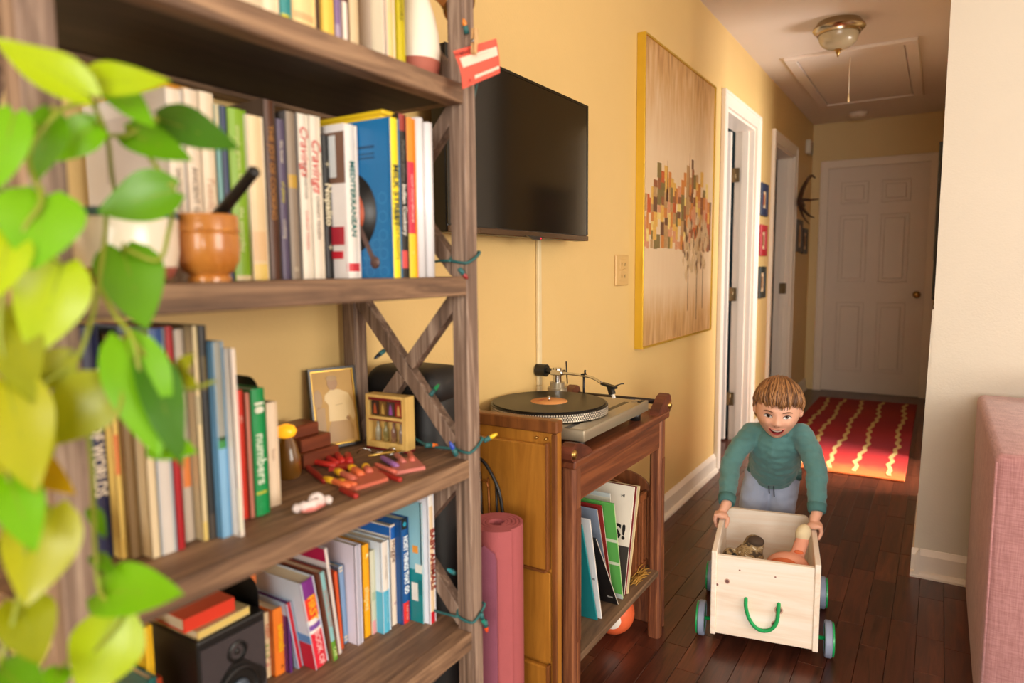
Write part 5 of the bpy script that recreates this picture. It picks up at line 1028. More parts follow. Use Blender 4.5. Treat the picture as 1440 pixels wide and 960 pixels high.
t2 = thing('vinyl_record', 'black vinyl record with orange label on turntable', 'record', (PCX, PCY, 0.8030))
mv = M('vinyl', (20, 16, 13), 0.34, var=0.0, spec=0.3)
bm = B(); pr_ = [(0.0045, 0.8055)]+[(0.052+0.0016*i, 0.8055+(0.00025 if i % 2 else 0)) for i in range(62)]+[(0.152, 0.8050), (0.152, 0.8035), (0.0045, 0.8035)]; lathe(bm, pr_, (PCX, PCY, 0), 72); obj('disc', bm, mv, t2)
bm = B(); lathe(bm, [(0.0045, 0.8060), (0.050, 0.8060), (0.050, 0.8054)], (PCX, PCY, 0), 40); lb_ = obj('paper_label', bm, M('orange_label', (216, 150, 84), 0.6, var=0.08), t2)
bm = B(); text_bm(bm, 'STEREO', (PCX-0.024, PCY, 0.8063), (0, 1, 0), (-1, 0, 0), 0.014, bold=0.0004); lathe(bm, [(0.044, 0.8062), (0.0455, 0.8062)], (PCX, PCY, 0), 40); obj('label_print', bm, K((196, 70, 44)), lb_)
# tonearm
m_chr = MATS['chrome']; pv = Vector((-0.972, 1.812, 0.8110)); za = 0.8460
bm = B(); cyl(bm, (pv.x, pv.y, 0.7760), (pv.x, pv.y, 0.8010), 0.030, 24); cyl(bm, (pv.x, pv.y, 0.8010), (pv.x, pv.y, 0.8170), 0.022, 24); ta = obj('tonearm_base', bm, m_silver, t, smooth='auto')
bm = B(); cyl(bm, (pv.x, pv.y, 0.8170), (pv.x, pv.y, 0.8610), 0.013, 18); box(bm, pv.x-0.018, pv.x+0.022, pv.y-0.016, pv.y+0.016, 0.8390, 0.8560, 0.003); obj('pivot_block', bm, m_chr, ta, smooth='auto')
bm = B(); cyl(bm, (pv.x-0.070, pv.y, za+0.004), (pv.x-0.036, pv.y, za+0.004), 0.019, 22); cyl(bm, (pv.x-0.036, pv.y, za+0.004), (pv.x-0.015, pv.y, za+0.002), 0.009, 14); obj('counterweight', bm, m_black, ta, smooth='auto')
bm = B(); tube(bm, spline([(pv.x-0.01, pv.y, za), (pv.x+0.07, pv.y-0.016, za+0.002), (pv.x+0.13, pv.y-0.034, za), (pv.x+0.175, pv.y-0.058, za-0.010)], 6), 0.0042, 10); obj('arm_tube', bm, m_chr, ta, smooth=True)
hs = Vector((pv.x+0.175, pv.y-0.058, za-0.010)); bm = B(); bar(bm, hs, hs+Vector((0.050, -0.020, -0.006)), 0.016, 0.007, (0, 0, 1), 0.001); bar(bm, hs+Vector((0.030, -0.012, -0.004)), hs+Vector((0.038, -0.015, -0.026)), 0.014, 0.014); tube(bm, [hs+Vector((0.045, -0.012, -0.002)), hs+Vector((0.060, -0.004, 0.004)), hs+Vector((0.066, 0.0, 0.004))], 0.0016, 6); obj('headshell', bm, m_black, ta)
bm = B(); hq = hs+Vector((0.040, -0.016, -0.026)); bar(bm, hq, hq+Vector((0.004, -0.001, -0.010)), 0.008, 0.006); obj('stylus', bm, M('white_stylus', (220, 214, 204), 0.4), ta)
bm = B(); cyl(bm, (pv.x+0.10, pv.y-0.022, 0.7760), (pv.x+0.10, pv.y-0.022, 0.8490), 0.0034, 10); box(bm, pv.x+0.094, pv.x+0.106, pv.y-0.030, pv.y-0.014, 0.8490, 0.8530); cyl(bm, (pv.x+0.10, pv.y-0.014, 0.8510), (pv.x+0.10, pv.y-0.014, 0.8630), 0.003, 8); obj('arm_rest', bm, m_black, t)
bm = B(); tube(bm, [(pv.x+0.024, pv.y+0.02, 0.8110), (pv.x+0.020, pv.y+0.02, 0.8790)], 0.0022, 8); obj('lift_lever', bm, m_black, ta)
# records standing on the lower shelf
GR = 'record sleeves on the cart shelf'
def lp(label, X, Yb, Yt, rgb, th=0.004, bands=(), texts=(), H=0.308, W=0.27, edge=None, dz=0.30):
    z0 = 0.2245; ang = math.atan2(Yt-Yb, dz); Lh = H; t = thing('record_sleeve', label, 'record', (X, Yb, z0+th*abs(math.sin(ang))), 0, GR); R_ = Matrix.Rotation(-ang, 4, 'X'); W = min(W, X+1.026)
    def fin(bm): bmesh.ops.transform(bm, matrix=R_, verts=bm.verts); return bm
    bm = B(); box(bm, -W, 0, -th, 0, 0, Lh, 0.0006); s_ = obj('sleeve', fin(bm), K(rgb, 0.45), t, local=True)
    bm = B(); box(bm, -0.0015, 0.0004, -th*0.75, -th*0.25, 0.002, Lh-0.002); obj('open_edge', fin(bm), K(edge or (226, 216, 200)), t, local=True)
    for u0, u1, v0, v1, c in bands:
        bm = B(); box(bm, -W*u1, -W*u0, -th-0.0005, -th+0.0002, Lh*v0, Lh*v1); obj('cover_print', fin(bm), K(c), s_, local=True)
    for u, v, s, sz, c in texts:
        bm = B(); text_bm(bm, s, (-W*u, -th-0.0009, Lh*v), (1, 0, 0), (0, 0, 1), sz, bold=sz*0.03); obj('lettering', fin(bm), K(c), s_, local=True)
    return t
lp('teal record sleeve nearest the fluted leg', -0.733, 1.593, 1.497, (20, 130, 136), 0.006, edge=(30, 140, 146))
lp('white record sleeve with thin line drawing', -0.726, 1.606, 1.530, (226, 226, 228), 0.005, ((0.02, 0.05, 0.4, 0.42, (120, 120, 124)),))
lp('black record sleeve leaning low with small white text', -0.718, 1.697, 1.548, (22, 22, 24), 0.004, texts=((0.06, 0.12, 'live', 0.012, (210, 210, 206)),), H=0.285, dz=0.245)
lp('grey blue record sleeve with rounded corners', -0.748, 1.715, 1.618, (142, 156, 178), 0.004, edge=(206, 170, 140))
lp('red edged record sleeve behind the grey blue one', -0.745, 1.722, 1.642, (150, 44, 40), 0.003)
lp('green record sleeve with white court lines', -0.720, 1.737, 1.668, (96, 176, 84), 0.005, ((0.0, 0.5, 0.36, 0.39, (214, 226, 196)), (0.0, 0.6, 0.60, 0.63, (214, 226, 196)), (0.25, 0.28, 0.0, 0.6, (206, 222, 190)), (0.0, 0.1, 0.0, 0.05, (190, 200, 196)), (0.18, 0.3, 0.82, 0.92, (226, 230, 222))), edge=(206, 220, 170))
lp('pale blue record sleeve standing deep in the row', -0.755, 1.745, 1.722, (196, 200, 200), 0.003, ((0.0, 0.7, 0.8, 0.96, (216, 206, 190)),))
lp('white record sleeve with bold black lettering ending in exclamation', -0.725, 1.757, 1.830, (232, 222, 204), 0.004, ((0.0, 0.8, 0.0, 0.44, (60, 54, 50)),), ((0.20, 0.56, 'US!', 0.058, (24, 22, 22)), (0.12, 0.9, 'HI', 0.012, (80, 76, 72))))
lp('dark red record sleeve behind the white lettered one', -0.722, 1.763, 1.842, (120, 26, 30), 0.004)
lp('cream edged record sleeve last before the magazine rack', -0.718, 1.769, 1.853, (206, 186, 140), 0.004, edge=(226, 200, 150))
# magazine rack on the shelf behind the records
t = thing('magazine_rack', 'brown slatted wooden magazine rack on cart shelf', 'magazine rack', (-0.86, 1.935, 0.2245))
m_rk = WOOD('rack_wood', (96, 52, 28), (150, 88, 48), 'z', 30, 0.1, 0.45)
for x in (-0.748, -0.972):
    bm = B(); box(bm, x-0.007, x+0.007, 1.884, 1.985, 0.445, 0.468, 0.002); obj('top_rail', bm, m_rk, t)
    bm = B(); box(bm, x-0.007, x+0.007, 1.884, 1.985, 0.2245, 0.245, 0.002); obj('bottom_rail', bm, m_rk, t)
    for k in range(4):
        bm = B(); yy = 1.893+k*0.0275; box(bm, x-0.004, x+0.004, yy-0.005, yy+0.005, 0.245, 0.445, 0.001); obj('slat', bm, m_rk, t)
for y in (1.873, 1.986):
    bm = B(); pl = [(-0.98, y, 0.2245), (-0.74, y, 0.2245)]
    for k in range(13): a = math.pi*k/12; pl.append((-0.86+0.12*math.cos(a), y, 0.47+0.055*math.sin(a)))
    prism(bm, pl, (0, 0.010, 0)); obj('end_board', bm, m_rk, t)
for k, (lb, c) in enumerate((('golden paper magazine standing in the rack', (206, 160, 60)), ('mustard yellow booklet standing in the rack', (196, 140, 30)), ('dark brown booklet standing in the rack', (80, 52, 30)))):
    y = 1.890+k*0.028; t = thing('magazine', lb, 'magazine', (-0.86, y, 0.246), 0, 'magazines in the rack')
    bm = B(); box(bm, -0.96, -0.758, y, y+0.010, 0.2462, 0.40+0.02*k, 0.001); obj('cover', bm, K(c, 0.5, 0.25), t)
    bm = B(); box(bm, -0.958, -0.7575, y+0.002, y+0.008, 0.248, 0.401+0.02*k); obj('pages', bm, m_page, t)
t = thing('straw_bundle', 'crumpled dry golden straw at foot of magazine rack', 'straw', (-0.72, 1.85, 0.2245))
bm = B(); rr = random.Random(9)
for k in range(46):
    x, y = rr.uniform(-0.738, -0.715), rr.uniform(1.82, 1.89); a = rr.uniform(-0.4, 0.4)+1.57; L = rr.uniform(0.03, 0.06); z = 0.227+rr.random()*0.014
    tube(bm, spline([(x, y, z), (x+math.cos(a)*L*0.5, y+math.sin(a)*L*0.5, z+rr.uniform(0.001, 0.008)), (x+math.cos(a)*L, y+math.sin(a)*L, z)], 3), 0.0013, 4)
o = obj('straw', bm, M('dry_straw', (176, 130, 50), 0.7, var=0.3), t); o['kind'] = 'stuff'
t = thing('leaning_board', 'dark wooden board leaning against far end of cart', 'board', (-0.83, 2.06, 0))
bm = B(); box(bm, -0.95, -0.706, -0.006, 0.006, 0, 0.46, 0.004, mat=Matrix.Translation((0, 2.045, 0)) @ Matrix.Rotation(math.radians(2.5), 4, 'X')); obj('board', bm, m_cz, t)
bm = B(); box(bm, -0.93, -0.726, 0.006, 0.009, 0.03, 0.43, 0.002, mat=Matrix.Translation((0, 2.045, 0)) @ Matrix.Rotation(math.radians(2.5), 4, 'X')); obj('inset_panel', bm, m_cy, t)
t = thing('play_ball', 'orange and white ball on floor under cart', 'ball', (-0.835, 1.93, 0.0))
bm = B(); rb = 0.068; bc = Vector((-0.835, 1.93, rb)); ball(bm, bc, rb, 32, 20); obj('shell', bm, M('orange_rubber', (232, 104, 60), 0.4, var=0.04), t, smooth=True)
bm = B(); lathe(bm, [(rb*1.006*math.sin(a_), rb*1.006*math.cos(a_)) for a_ in (0.42, 0.36, 0.28, 0.18, 0.09, 0.0)], bc, 24, axis_to((0.35, -0.95, 0.05))); obj('white_patch', bm, M('white_rubber', (236, 226, 214), 0.4), t, smooth=True)
# folded wooden tray table leaning between bookcase and cart
t = thing('folded_tray_table', 'honey brown folded wooden tray table between bookcase and cart', 'folding table', (-0.83, 1.31, 0))
m_hy = WOOD('honey_panel', (150, 94, 30), (186, 126, 46), 'z', 26, 0.08, 0.35, 0.08, coat=0.25); m_hd = WOOD('brown_edge', (96, 54, 24), (140, 84, 38), 'z', 30, 0.06, 0.4, 0.1)
Yt = 1.31; bx0, bx1 = -0.985, -0.703
bm = B(); box(bm, bx0, bx1, Yt, Yt+0.022, 0, 0.818, 0.003); tb_ = obj('back_panel', bm, m_hy, t)
bm = B(); box(bm, bx0, bx1+0.002, Yt-0.006, Yt+0.024, 0.795, 0.824, 0.003); obj('top_rail', bm, m_hd, t)
bm = B(); box(bm, bx1-0.012, bx1+0.001, Yt-0.007, Yt, 0.02, 0.795, 0.002); obj('edge_stile', bm, m_hd, t)
bm = B(); box(bm, bx0+0.01, bx1-0.018, Yt-0.016, Yt, 0.480, 0.770, 0.003); up_ = obj('upper_leaf', bm, m_hy, t)
bm = B(); box(bm, bx1-0.022, bx1-0.016, Yt-0.018, Yt-0.001, 0.480, 0.775, 0.001); obj('leaf_edge', bm, m_hd, up_)
bm = B(); box(bm, bx0+0.01, bx1-0.022, Yt-0.018, Yt-0.001, 0.474, 0.480, 0.001); obj('leaf_edge', bm, m_hd, up_)
bm = B(); box(bm, bx0+0.01, bx1-0.015, Yt-0.008, Yt, 0.255, 0.472, 0.002); obj('middle_leaf', bm, m_hy, t)
bm = B(); box(bm, bx0+0.01, bx1-0.018, Yt-0.016, Yt, 0.02, 0.248, 0.003); lo_ = obj('lower_leaf', bm, m_hy, t)
bm = B(); box(bm, bx1-0.022, bx1-0.016, Yt-0.018, Yt-0.001, 0.02, 0.252, 0.001); obj('leaf_edge', bm, m_hd, lo_)
for x in (bx1-0.05, bx1-0.025):
    bm = B(); cyl(bm, (x, Yt-0.010, 0.783), (x, Yt, 0.783), 0.003, 8); obj('screw', bm, m_brass, t)
# rolled yoga mat with loose flap
t = thing('yoga_mat', 'rolled dusty pink yoga mat standing on end', 'yoga mat', (-0.755, 1.165, 0))
m_mat = M('pink_foam_mat', (164, 82, 84), 0.8, var=0.06, scale=60, bump=0.5, bscale=500)
def spiral(c, r0, r1, turns, z0, z1, thk, n=110):
    bm = B(); pl = []
    for k in range(n+1):
        u = k/n; a = -turns*6.2832*(1-u)-0.5; r_ = r0+(r1-r0)*u; pl.append((c[0]+r_*math.cos(a), c[1]+r_*math.sin(a), a, r_))
    ring = []
    for x, y, a, r_ in pl:
        xi, yi = c[0]+(r_-thk)*math.cos(a), c[1]+(r_-thk)*math.sin(a)
        ring.append([bm.verts.new((x, y, z0)), bm.verts.new((x, y, z1)), bm.verts.new((xi, yi, z1)), bm.verts.new((xi, yi, z0))])
    for p, q in zip(ring, ring[1:]):
        for k in range(4): f = bm.faces.new((p[k], q[k], q[(k+1) % 4], p[(k+1) % 4])); f.smooth = (k in (0, 2))
    bm.faces.new(ring[0][::-1]); bm.faces.new(ring[-1]); bmesh.ops.recalc_face_normals(bm, faces=bm.faces[:]); return bm
bm = spiral((-0.765, 1.160), 0.020, 0.060, 5, 0.0, 0.632, 0.0066); obj('rolled_sheet', bm, m_mat, t, smooth='auto')
bm = B(); prism(bm, [(-0.763, 1.094, 0.0), (-0.731, 1.104, 0.0), (-0.731, 1.104, 0.575), (-0.735, 1.1028, 0.590), (-0.757, 1.096, 0.605), (-0.763, 1.094, 0.600)], (0.0018, -0.0058, 0)); obj('loose_flap', bm, M('mauve_foam_mat', (140, 76, 96), 0.8, bump=0.5, bscale=500), t)
# black wire rack hanging by the table, tall black bin behind bookcase end
t = thing('wire_rack', 'black wire rack leaning on the folded table', 'wire rack', (-0.86, 1.285, 0.40))
m_bw = M('black_wire', (26, 24, 24), 0.4); m_cw = M('copper_wire', (150, 90, 40), 0.35, metal=0.6); yw = 1.282
bm = B(); tube(bm, spline([(-0.93, yw, 0.72), (-0.885, yw, 0.715), (-0.845, yw, 0.66), (-0.832, yw, 0.60), (-0.832, yw, 0.55)], 5), 0.004, 8); obj('outer_wire', bm, m_bw, t, smooth=True)
for k in range(4):
    x = -0.915+k*0.022; zt_ = 0.70-k*0.012; bm = B(); tube(bm, [(x, yw, zt_), (x+0.002, yw, 0.60), (x+0.004, yw, 0.565-k*0.006)], 0.003, 6); obj('wire', bm, m_bw if k % 2 else m_cw, t, smooth=True)
bm = B(); tube(bm, spline([(-0.93, yw-0.004, 0.685), (-0.90, yw-0.004, 0.672), (-0.875, yw-0.004, 0.668), (-0.868, yw-0.004, 0.655)], 4), 0.002, 6); tube(bm, spline([(-0.90, yw-0.004, 0.60), (-0.88, yw-0.004, 0.575), (-0.865, yw-0.004, 0.56), (-0.84, yw-0.004, 0.555)], 4), 0.002, 6); obj('cross_wire', bm, m_cw, t, smooth=True)
t = thing('black_bin', 'tall black rounded bin standing behind bookcase end', 'bin', (-0.93, 1.115, 0))
bm = B(); box(bm, -1.026, -0.836, 1.040, 1.170, 0.0, 0.930, 0.05, seg=6); obj('body', bm, M('matt_black_plastic', (20, 19, 18), 0.55), t, smooth='auto')
bm = B(); box(bm, -1.029, -0.833, 1.037, 1.173, 0.880, 0.962, 0.038, seg=6); obj('lid', bm, M('matt_black_plastic', (20, 19, 18), 0.55), t, smooth='auto')
# ================================================================= SOFA END
t = thing('sofa', 'dusty pink linen sofa with rounded edges against the wall', 'sofa', (0.6, 2.4, 0))
m_linen = bpy.data.materials.new('pink_linen'); m_linen.use_nodes = True; nt = m_linen.node_tree; b = nt.nodes['Principled BSDF']; b.inputs['Roughness'].default_value = 0.9; b.inputs['Sheen Weight'].default_value = 0.3
tc = nt.nodes.new('ShaderNodeTexCoord'); acc = None
for sc in ((900, 60, 40), (60, 60, 700)):
    mp = nt.nodes.new('ShaderNodeMapping'); mp.inputs['Scale'].default_value = sc; n = nt.nodes.new('ShaderNodeTexNoise'); n.inputs['Scale'].default_value = 0.6; n.inputs['Detail'].default_value = 3
    nt.links.new(tc.outputs['Object'], mp.inputs[0]); nt.links.new(mp.outputs[0], n.inputs['Vector'])
    if acc is None: acc = n
    else: ad = nt.nodes.new('ShaderNodeMath'); ad.operation = 'AVERAGE' if False else 'ADD'; nt.links.new(acc.outputs['Fac'], ad.inputs[0]); nt.links.new(n.outputs['Fac'], ad.inputs[1])
cr = nt.nodes.new('ShaderNodeValToRGB'); e = cr.color_ramp.elements; e[0].position = 0.35; e[0].color = lin((158, 108, 108)); e[1].position = 0.62; e[1].color = lin((188, 138, 138))
hv = nt.nodes.new('ShaderNodeMath'); hv.operation = 'MULTIPLY'; hv.inputs[1].default_value = 0.5; nt.links.new(ad.outputs[0], hv.inputs[0]); nt.links.new(hv.outputs[0], cr.inputs[0]); nt.links.new(cr.outputs[0], b.inputs['Base Color'])
bp = nt.nodes.new('ShaderNodeBump'); bp.inputs['Strength'].default_value = 0.3; bp.inputs['Distance'].default_value = 0.001; nt.links.new(hv.outputs[0], bp.inputs['Height']); nt.links.new(bp.outputs[0], b.inputs['Normal'])
bm = B(); box(bm, 0.130, 0.36, 1.94, 2.83, 0.004, 0.716, 0.020, seg=3); obj('arm', bm, m_linen, t, smooth='auto')
bm = B(); tube(bm, [(0.1355, 1.9455, 0.02), (0.1355, 1.9455, 0.695)], 0.003, 8); obj('piping', bm, m_linen, t)
bm = B(); box(bm, 0.362, 1.85, 1.98, 2.62, 0.04, 0.40, 0.03, seg=3); obj('seat_base', bm, m_linen, t, smooth='auto')
bm = B(); box(bm, 0.362, 1.85, 2.62, 2.84, 0.04, 0.82, 0.04, seg=4); obj('back', bm, m_linen, t, smooth='auto')
bm = B(); box(bm, 0.366, 1.845, 1.955, 2.615, 0.401, 0.50, 0.035, seg=3); obj('seat_cushion', bm, m_linen, t, smooth='auto')
bm = B(); box(bm, 1.852, 2.08, 1.94, 2.83, 0.04, 0.716, 0.035, seg=4); obj('arm', bm, m_linen, t, smooth='auto')
for x in (0.18, 2.0):
    for y in (2.0, 2.76):
        bm = B(); cyl(bm, (x, y, 0), (x, y, 0.045), 0.02, 12); obj('leg', bm, m_black, t)
# ================================================================= TOY WAGON
WA = math.atan2(0.184, 0.983); wv, dv = Vector((0.983, 0.184, 0)).normalized(), Vector((-0.184, 0.983, 0)).normalized()
W0 = Vector((-0.3985, 2.037, 0)); WB0, WT, WHW, WLEN, PT = 0.045, 0.305, 0.152, 0.43, 0.016
def Wp(x, y, z): return W0+wv*x+dv*y+Vector((0, 0, z))
t = thing('toy_wagon', 'pine toy push wagon with blue wheels and green rope', 'toy wagon', W0, WA)
def pine(ax, n):
    return WOOD('pale_pine_'+n, (242, 222, 200), (252, 244, 232), ax, 16, 0.10, 0.55, 0.12, c3=(248, 235, 217), dist=2.0)
bm = B(); box(bm, -WHW+PT, WHW-PT, 0, PT, WB0, WT-0.012, 0.0015); fp = obj('front_panel', bm, pine('x', 'x'), t, local=True)
bm = B(); pl = [(-WHW+PT, WLEN-PT, WB0)]+[(WHW-PT, WLEN-PT, WB0)]
for k in range(7): a = k/6*math.pi/2; pl.append((WHW-PT-0.02+0.02*math.cos(a), WLEN-PT, WT-0.004-0.02+0.02*math.sin(a)))
for k in range(7): a = math.pi/2+k/6*math.pi/2; pl.append((-WHW+PT+0.02+0.02*math.cos(a), WLEN-PT, WT-0.004-0.02+0.02*math.sin(a)))
prism(bm, pl, (0, PT, 0)); obj('rear_panel', bm, pine('x', 'x'), t, local=True)
for s in (-1, 1):
    bm = B(); a, b = sorted((s*WHW, s*(WHW-PT))); box(bm, a, b, -0.004, WLEN, WB0-0.004, WT, 0.002); obj('side_panel', bm, pine('y', 'y'), t, local=True)
bm = B(); box(bm, -WHW+PT, WHW-PT, PT, WLEN-PT, WB0, WB0+0.012); obj('bottom_panel', bm, pine('y', 'y'), t, local=True)
m_knot = M('pine_knot', (120, 82, 78), 0.6, var=0.3, scale=80); m_kr = M('pine_knot_ring', (214, 172, 148), 0.6)
for x, z, r_ in ((-0.105, 0.215, 0.0055), (0.042, 0.150, 0.0085), (0.032, 0.105, 0.0065), (-0.14+0.006, 0.20, 0.003), (-0.07, 0.255, 0.002), (0.03, 0.25, 0.002)):
    bm = B(); lathe(bm, [(r_*1.5, 0.0002), (0, 0.0003)], (x, 0.0, z), 16, Matrix.Diagonal((1, 1, 1, 1)) @ axis_to((0, -1, 0))); k_ = obj('knot_ring', bm, m_kr, fp, local=True)
    bm = B(); lathe(bm, [(r_, 0.0004), (0, 0.0006)], (x, 0.0, z), 14, axis_to((0, -1, 0))); obj('knot', bm, m_knot, fp, local=True)
m_rope = M('green_rope', (22, 164, 86), 0.7, var=0.15, scale=200, bump=0.8, bscale=400)
bm = B(); rp = spline([(-0.050, 0.006, 0.170), (-0.050, -0.004, 0.166), (-0.049, -0.0075, 0.145), (-0.040, -0.009, 0.115), (-0.022, -0.009, 0.090), (0.0, -0.009, 0.082), (0.024, -0.009, 0.092), (0.038, -0.009, 0.118), (0.041, -0.0075, 0.150), (0.042, -0.004, 0.166), (0.042, 0.006, 0.170)], 6)
tube(bm, rp, [0.0052+0.0004*(i % 2) for i in range(len(rp))], 10); obj('rope_handle', bm, m_rope, t, smooth=True, local=True)
m_tyre = M('blue_grey_rubber', (142, 156, 182), 0.5, var=0.03); m_hub = M('green_hub', (28, 168, 92), 0.35, var=0.03)
WR = 0.0535
for yy in (0.066, 0.380):
    bm = B(); cyl(bm, (-WHW-0.034, yy, WR), (WHW+0.034, yy, WR), 0.0055, 12); obj('axle', bm, m_hub, t, local=True)
    for s in (-1, 1):
        ax_ = Matrix.Rotation(s*math.pi/2, 4, 'Y'); c = (s*(WHW+0.020), yy, WR)
        bm = B(); lathe(bm, [(0.043, 0), (WR-0.003, 0), (WR, 0.003), (WR, 0.017), (WR-0.003, 0.020), (0.043, 0.020), (0.043, 0)], c, 36, ax_); wh = obj('wheel', bm, m_tyre, t, smooth='auto', local=True)
        bm = B(); lathe(bm, [(0, 0.002), (0.043, 0.002), (0.043, 0.021), (WR-0.004, 0.021), (WR-0.004, 0.0255), (WR-0.010, 0.027), (0.02, 0.025), (0.012, 0.028), (0, 0.028)], c, 36, ax_); obj('hub_cap', bm, m_hub, wh, smooth='auto', local=True)
# ---- soft toys inside
t = thing('camouflage_plush', 'camouflage patterned plush toy lying inside the wagon', 'soft toy', Wp(-0.07, 0.16, WB0+0.012))
m_cam = bpy.data.materials.new('camouflage_cloth'); m_cam.use_nodes = True; nt = m_cam.node_tree; b = nt.nodes['Principled BSDF']; b.inputs['Roughness'].default_value = 0.9
tc = nt.nodes.new('ShaderNodeTexCoord'); n = nt.nodes.new('ShaderNodeTexNoise'); n.inputs['Scale'].default_value = 55; n.inputs['Detail'].default_value = 2; nt.links.new(tc.outputs['Object'], n.inputs['Vector'])
cr = nt.nodes.new('ShaderNodeValToRGB'); cr.color_ramp.interpolation = 'CONSTANT'; e = cr.color_ramp.elements; e[0].position = 0; e[0].color = lin((70, 56, 40)); e[1].position = 0.62; e[1].color = lin((206, 196, 172))
for p_, c_ in ((0.40, (122, 98, 66)), (0.48, (160, 136, 96)), (0.55, (134, 112, 74))): q = e.new(p_); q.color = lin(c_)
nt.links.new(n.outputs['Fac'], cr.inputs[0]); nt.links.new(cr.outputs[0], b.inputs['Base Color'])
bm = B(); ball(bm, Wp(-0.066, 0.15, 0.145), (0.064, 0.10, 0.085), 20, 14); ball(bm, Wp(-0.050, 0.13, 0.235), (0.048, 0.055, 0.055), 18, 12); ball(bm, Wp(-0.036, 0.15, 0.280), (0.032, 0.034, 0.034)); ball(bm, Wp(-0.108, 0.11, 0.235), (0.024, 0.04, 0.042)); ball(bm, Wp(-0.070, 0.075, 0.235), (0.055, 0.038, 0.035))
obj('body', remeshed(bm, 0.006, 6), m_cam, t, smooth=True)
bm = B(); ball(bm, Wp(-0.030, 0.138, 0.298), (0.026, 0.024, 0.016), 16, 10); obj('brown_crown', bm, M('dark_brown_felt', (74, 58, 44), 0.9), t, smooth=True)
bm = B(); ball(bm, Wp(-0.090, 0.068, 0.258), (0.011, 0.009, 0.022)); obj('black_strap', bm, m_black, t, smooth=True)
bm = B(); ball(bm, Wp(-0.080, 0.062, 0.254), (0.007, 0.007, 0.014)); obj('white_tab', bm, M('white_felt', (214, 220, 226), 0.8), t, smooth=True)
t = thing('peach_plush', 'peach and orange soft toy with cream tipped neck', 'soft toy', Wp(0.08, 0.13, WB0+0.012))
m_pch = M('peach_felt', (228, 160, 132), 0.9, var=0.06, bump=0.3, bscale=300)
bm = B(); ball(bm, Wp(0.075, 0.12, 0.140), (0.060, 0.070, 0.085), 22, 14); ball(bm, Wp(0.066, 0.095, 0.240), (0.068, 0.058, 0.050), 22, 14); tube(bm, spline([Wp(0.078, 0.12, 0.22), Wp(0.094, 0.135, 0.28), Wp(0.105, 0.145, 0.318)], 5), [0.032, 0.028, 0.024, 0.023, 0.022, 0.021, 0.021, 0.021, 0.021, 0.02, 0.02], 14); ball(bm, Wp(0.105, 0.145, 0.318), 0.020)
obj('body', remeshed(bm, 0.005, 5), m_pch, t, smooth=True)
bm = B(); ball(bm, Wp(0.058, 0.068, 0.242), (0.056, 0.042, 0.042), 20, 14); obj('orange_belly', bm, M('orange_felt', (214, 112, 66), 0.9, bump=0.3, bscale=300), t, smooth=True)
bm = B(); ball(bm, Wp(0.107, 0.149, 0.338), (0.022, 0.022, 0.030), 18, 12, mat=Matrix.Rotation(math.radians(18), 4, 'Y')); obj('cream_tip', bm, M('cream_felt', (232, 216, 176), 0.9), t, smooth=True)
bm = B(); ball(bm, Wp(0.095, 0.114, 0.290), (0.014, 0.006, 0.006)); obj('orange_patch', bm, MATS['orange_felt'], t, smooth=True)
# ================================================================= BOY
boy = thing('person', 'young child in teal sweatshirt and pale blue sweatpants pushing wagon', 'person', (-0.52, 2.72, 0))
m_skin = M('skin', (234, 180, 152), 0.5, var=0.06, scale=40); bs = m_skin.node_tree.nodes['Principled BSDF']; bs.inputs['Subsurface Weight'].default_value = 0.12; bs.inputs['Subsurface Radius'].default_value = (0.010, 0.004, 0.002); bs.inputs['Subsurface Scale'].default_value = 0.6
HC = Vector((-0.4605, 2.495, 0.664)); pitch = math.radians(8)
hd = Vector((0.181, -0.983, 0)).normalized(); HL = Vector((0.983, 0.181, 0)).normalized()
HF = (hd*math.cos(pitch)-Vector((0, 0, 1))*math.sin(pitch)).normalized(); HU = HF.cross(HL).normalized()
_ro = math.radians(-2.5); HL, HU = HL*math.cos(_ro)+HU*math.sin(_ro), HU*math.cos(_ro)-HL*math.sin(_ro)
HM = Matrix(((HL.x, HU.x, HF.x, HC.x), (HL.y, HU.y, HF.y, HC.y), (HL.z, HU.z, HF.z, HC.z), (0, 0, 0, 1)))
HA, HB, HCc = 0.0735, 0.105, 0.088
def gs(x, s): return math.exp(-(x/s)**2)
def head_pt(d, grow=0.0, face=True):
    x, y, z = d.x*(HA+grow), d.y*(HB+grow), d.z*(HCc+grow)
    tt = max(0.0, -d.y)
    x *= 1-0.30*tt**2.0
    if z > 0: z *= 1-0.10*tt**2+0.03*max(0, d.y)
    else: z *= 1-0.35*tt**1.5
    if y > 0.03: x *= 1.03
    if face and z > 0.0:
        f = min(1.0, z/0.03); ax = abs(x)
        dz = 0.0150*gs(x, 0.0110)*gs(y+0.0260, 0.0110)+0.0050*gs(x, 0.0080)*gs(y+0.008, 0.018)
        dz += 0.0045*(gs(ax-0.0095, 0.006)*gs(y+0.030, 0.006))
        dz -= 0.0065*gs(ax-0.030, 0.015)*gs(y+0.001, 0.0110)
        dz += 0.0090*gs(ax-0.039, 0.018)*gs(y+0.028, 0.016)
        dz += 0.0030*gs(ax-0.022, 0.022)*gs(y-0.018, 0.008)
        dz += 0.0040*gs(x, 0.024)*gs(y+0.050, 0.014)
        dz += 0.0065*gs(x, 0.016)*gs(y+0.092, 0.012)
        dz -= 0.0035*gs(x, 0.016)*gs(y+0.081, 0.006)
        z += dz*f
    return Vector((x, y, z))
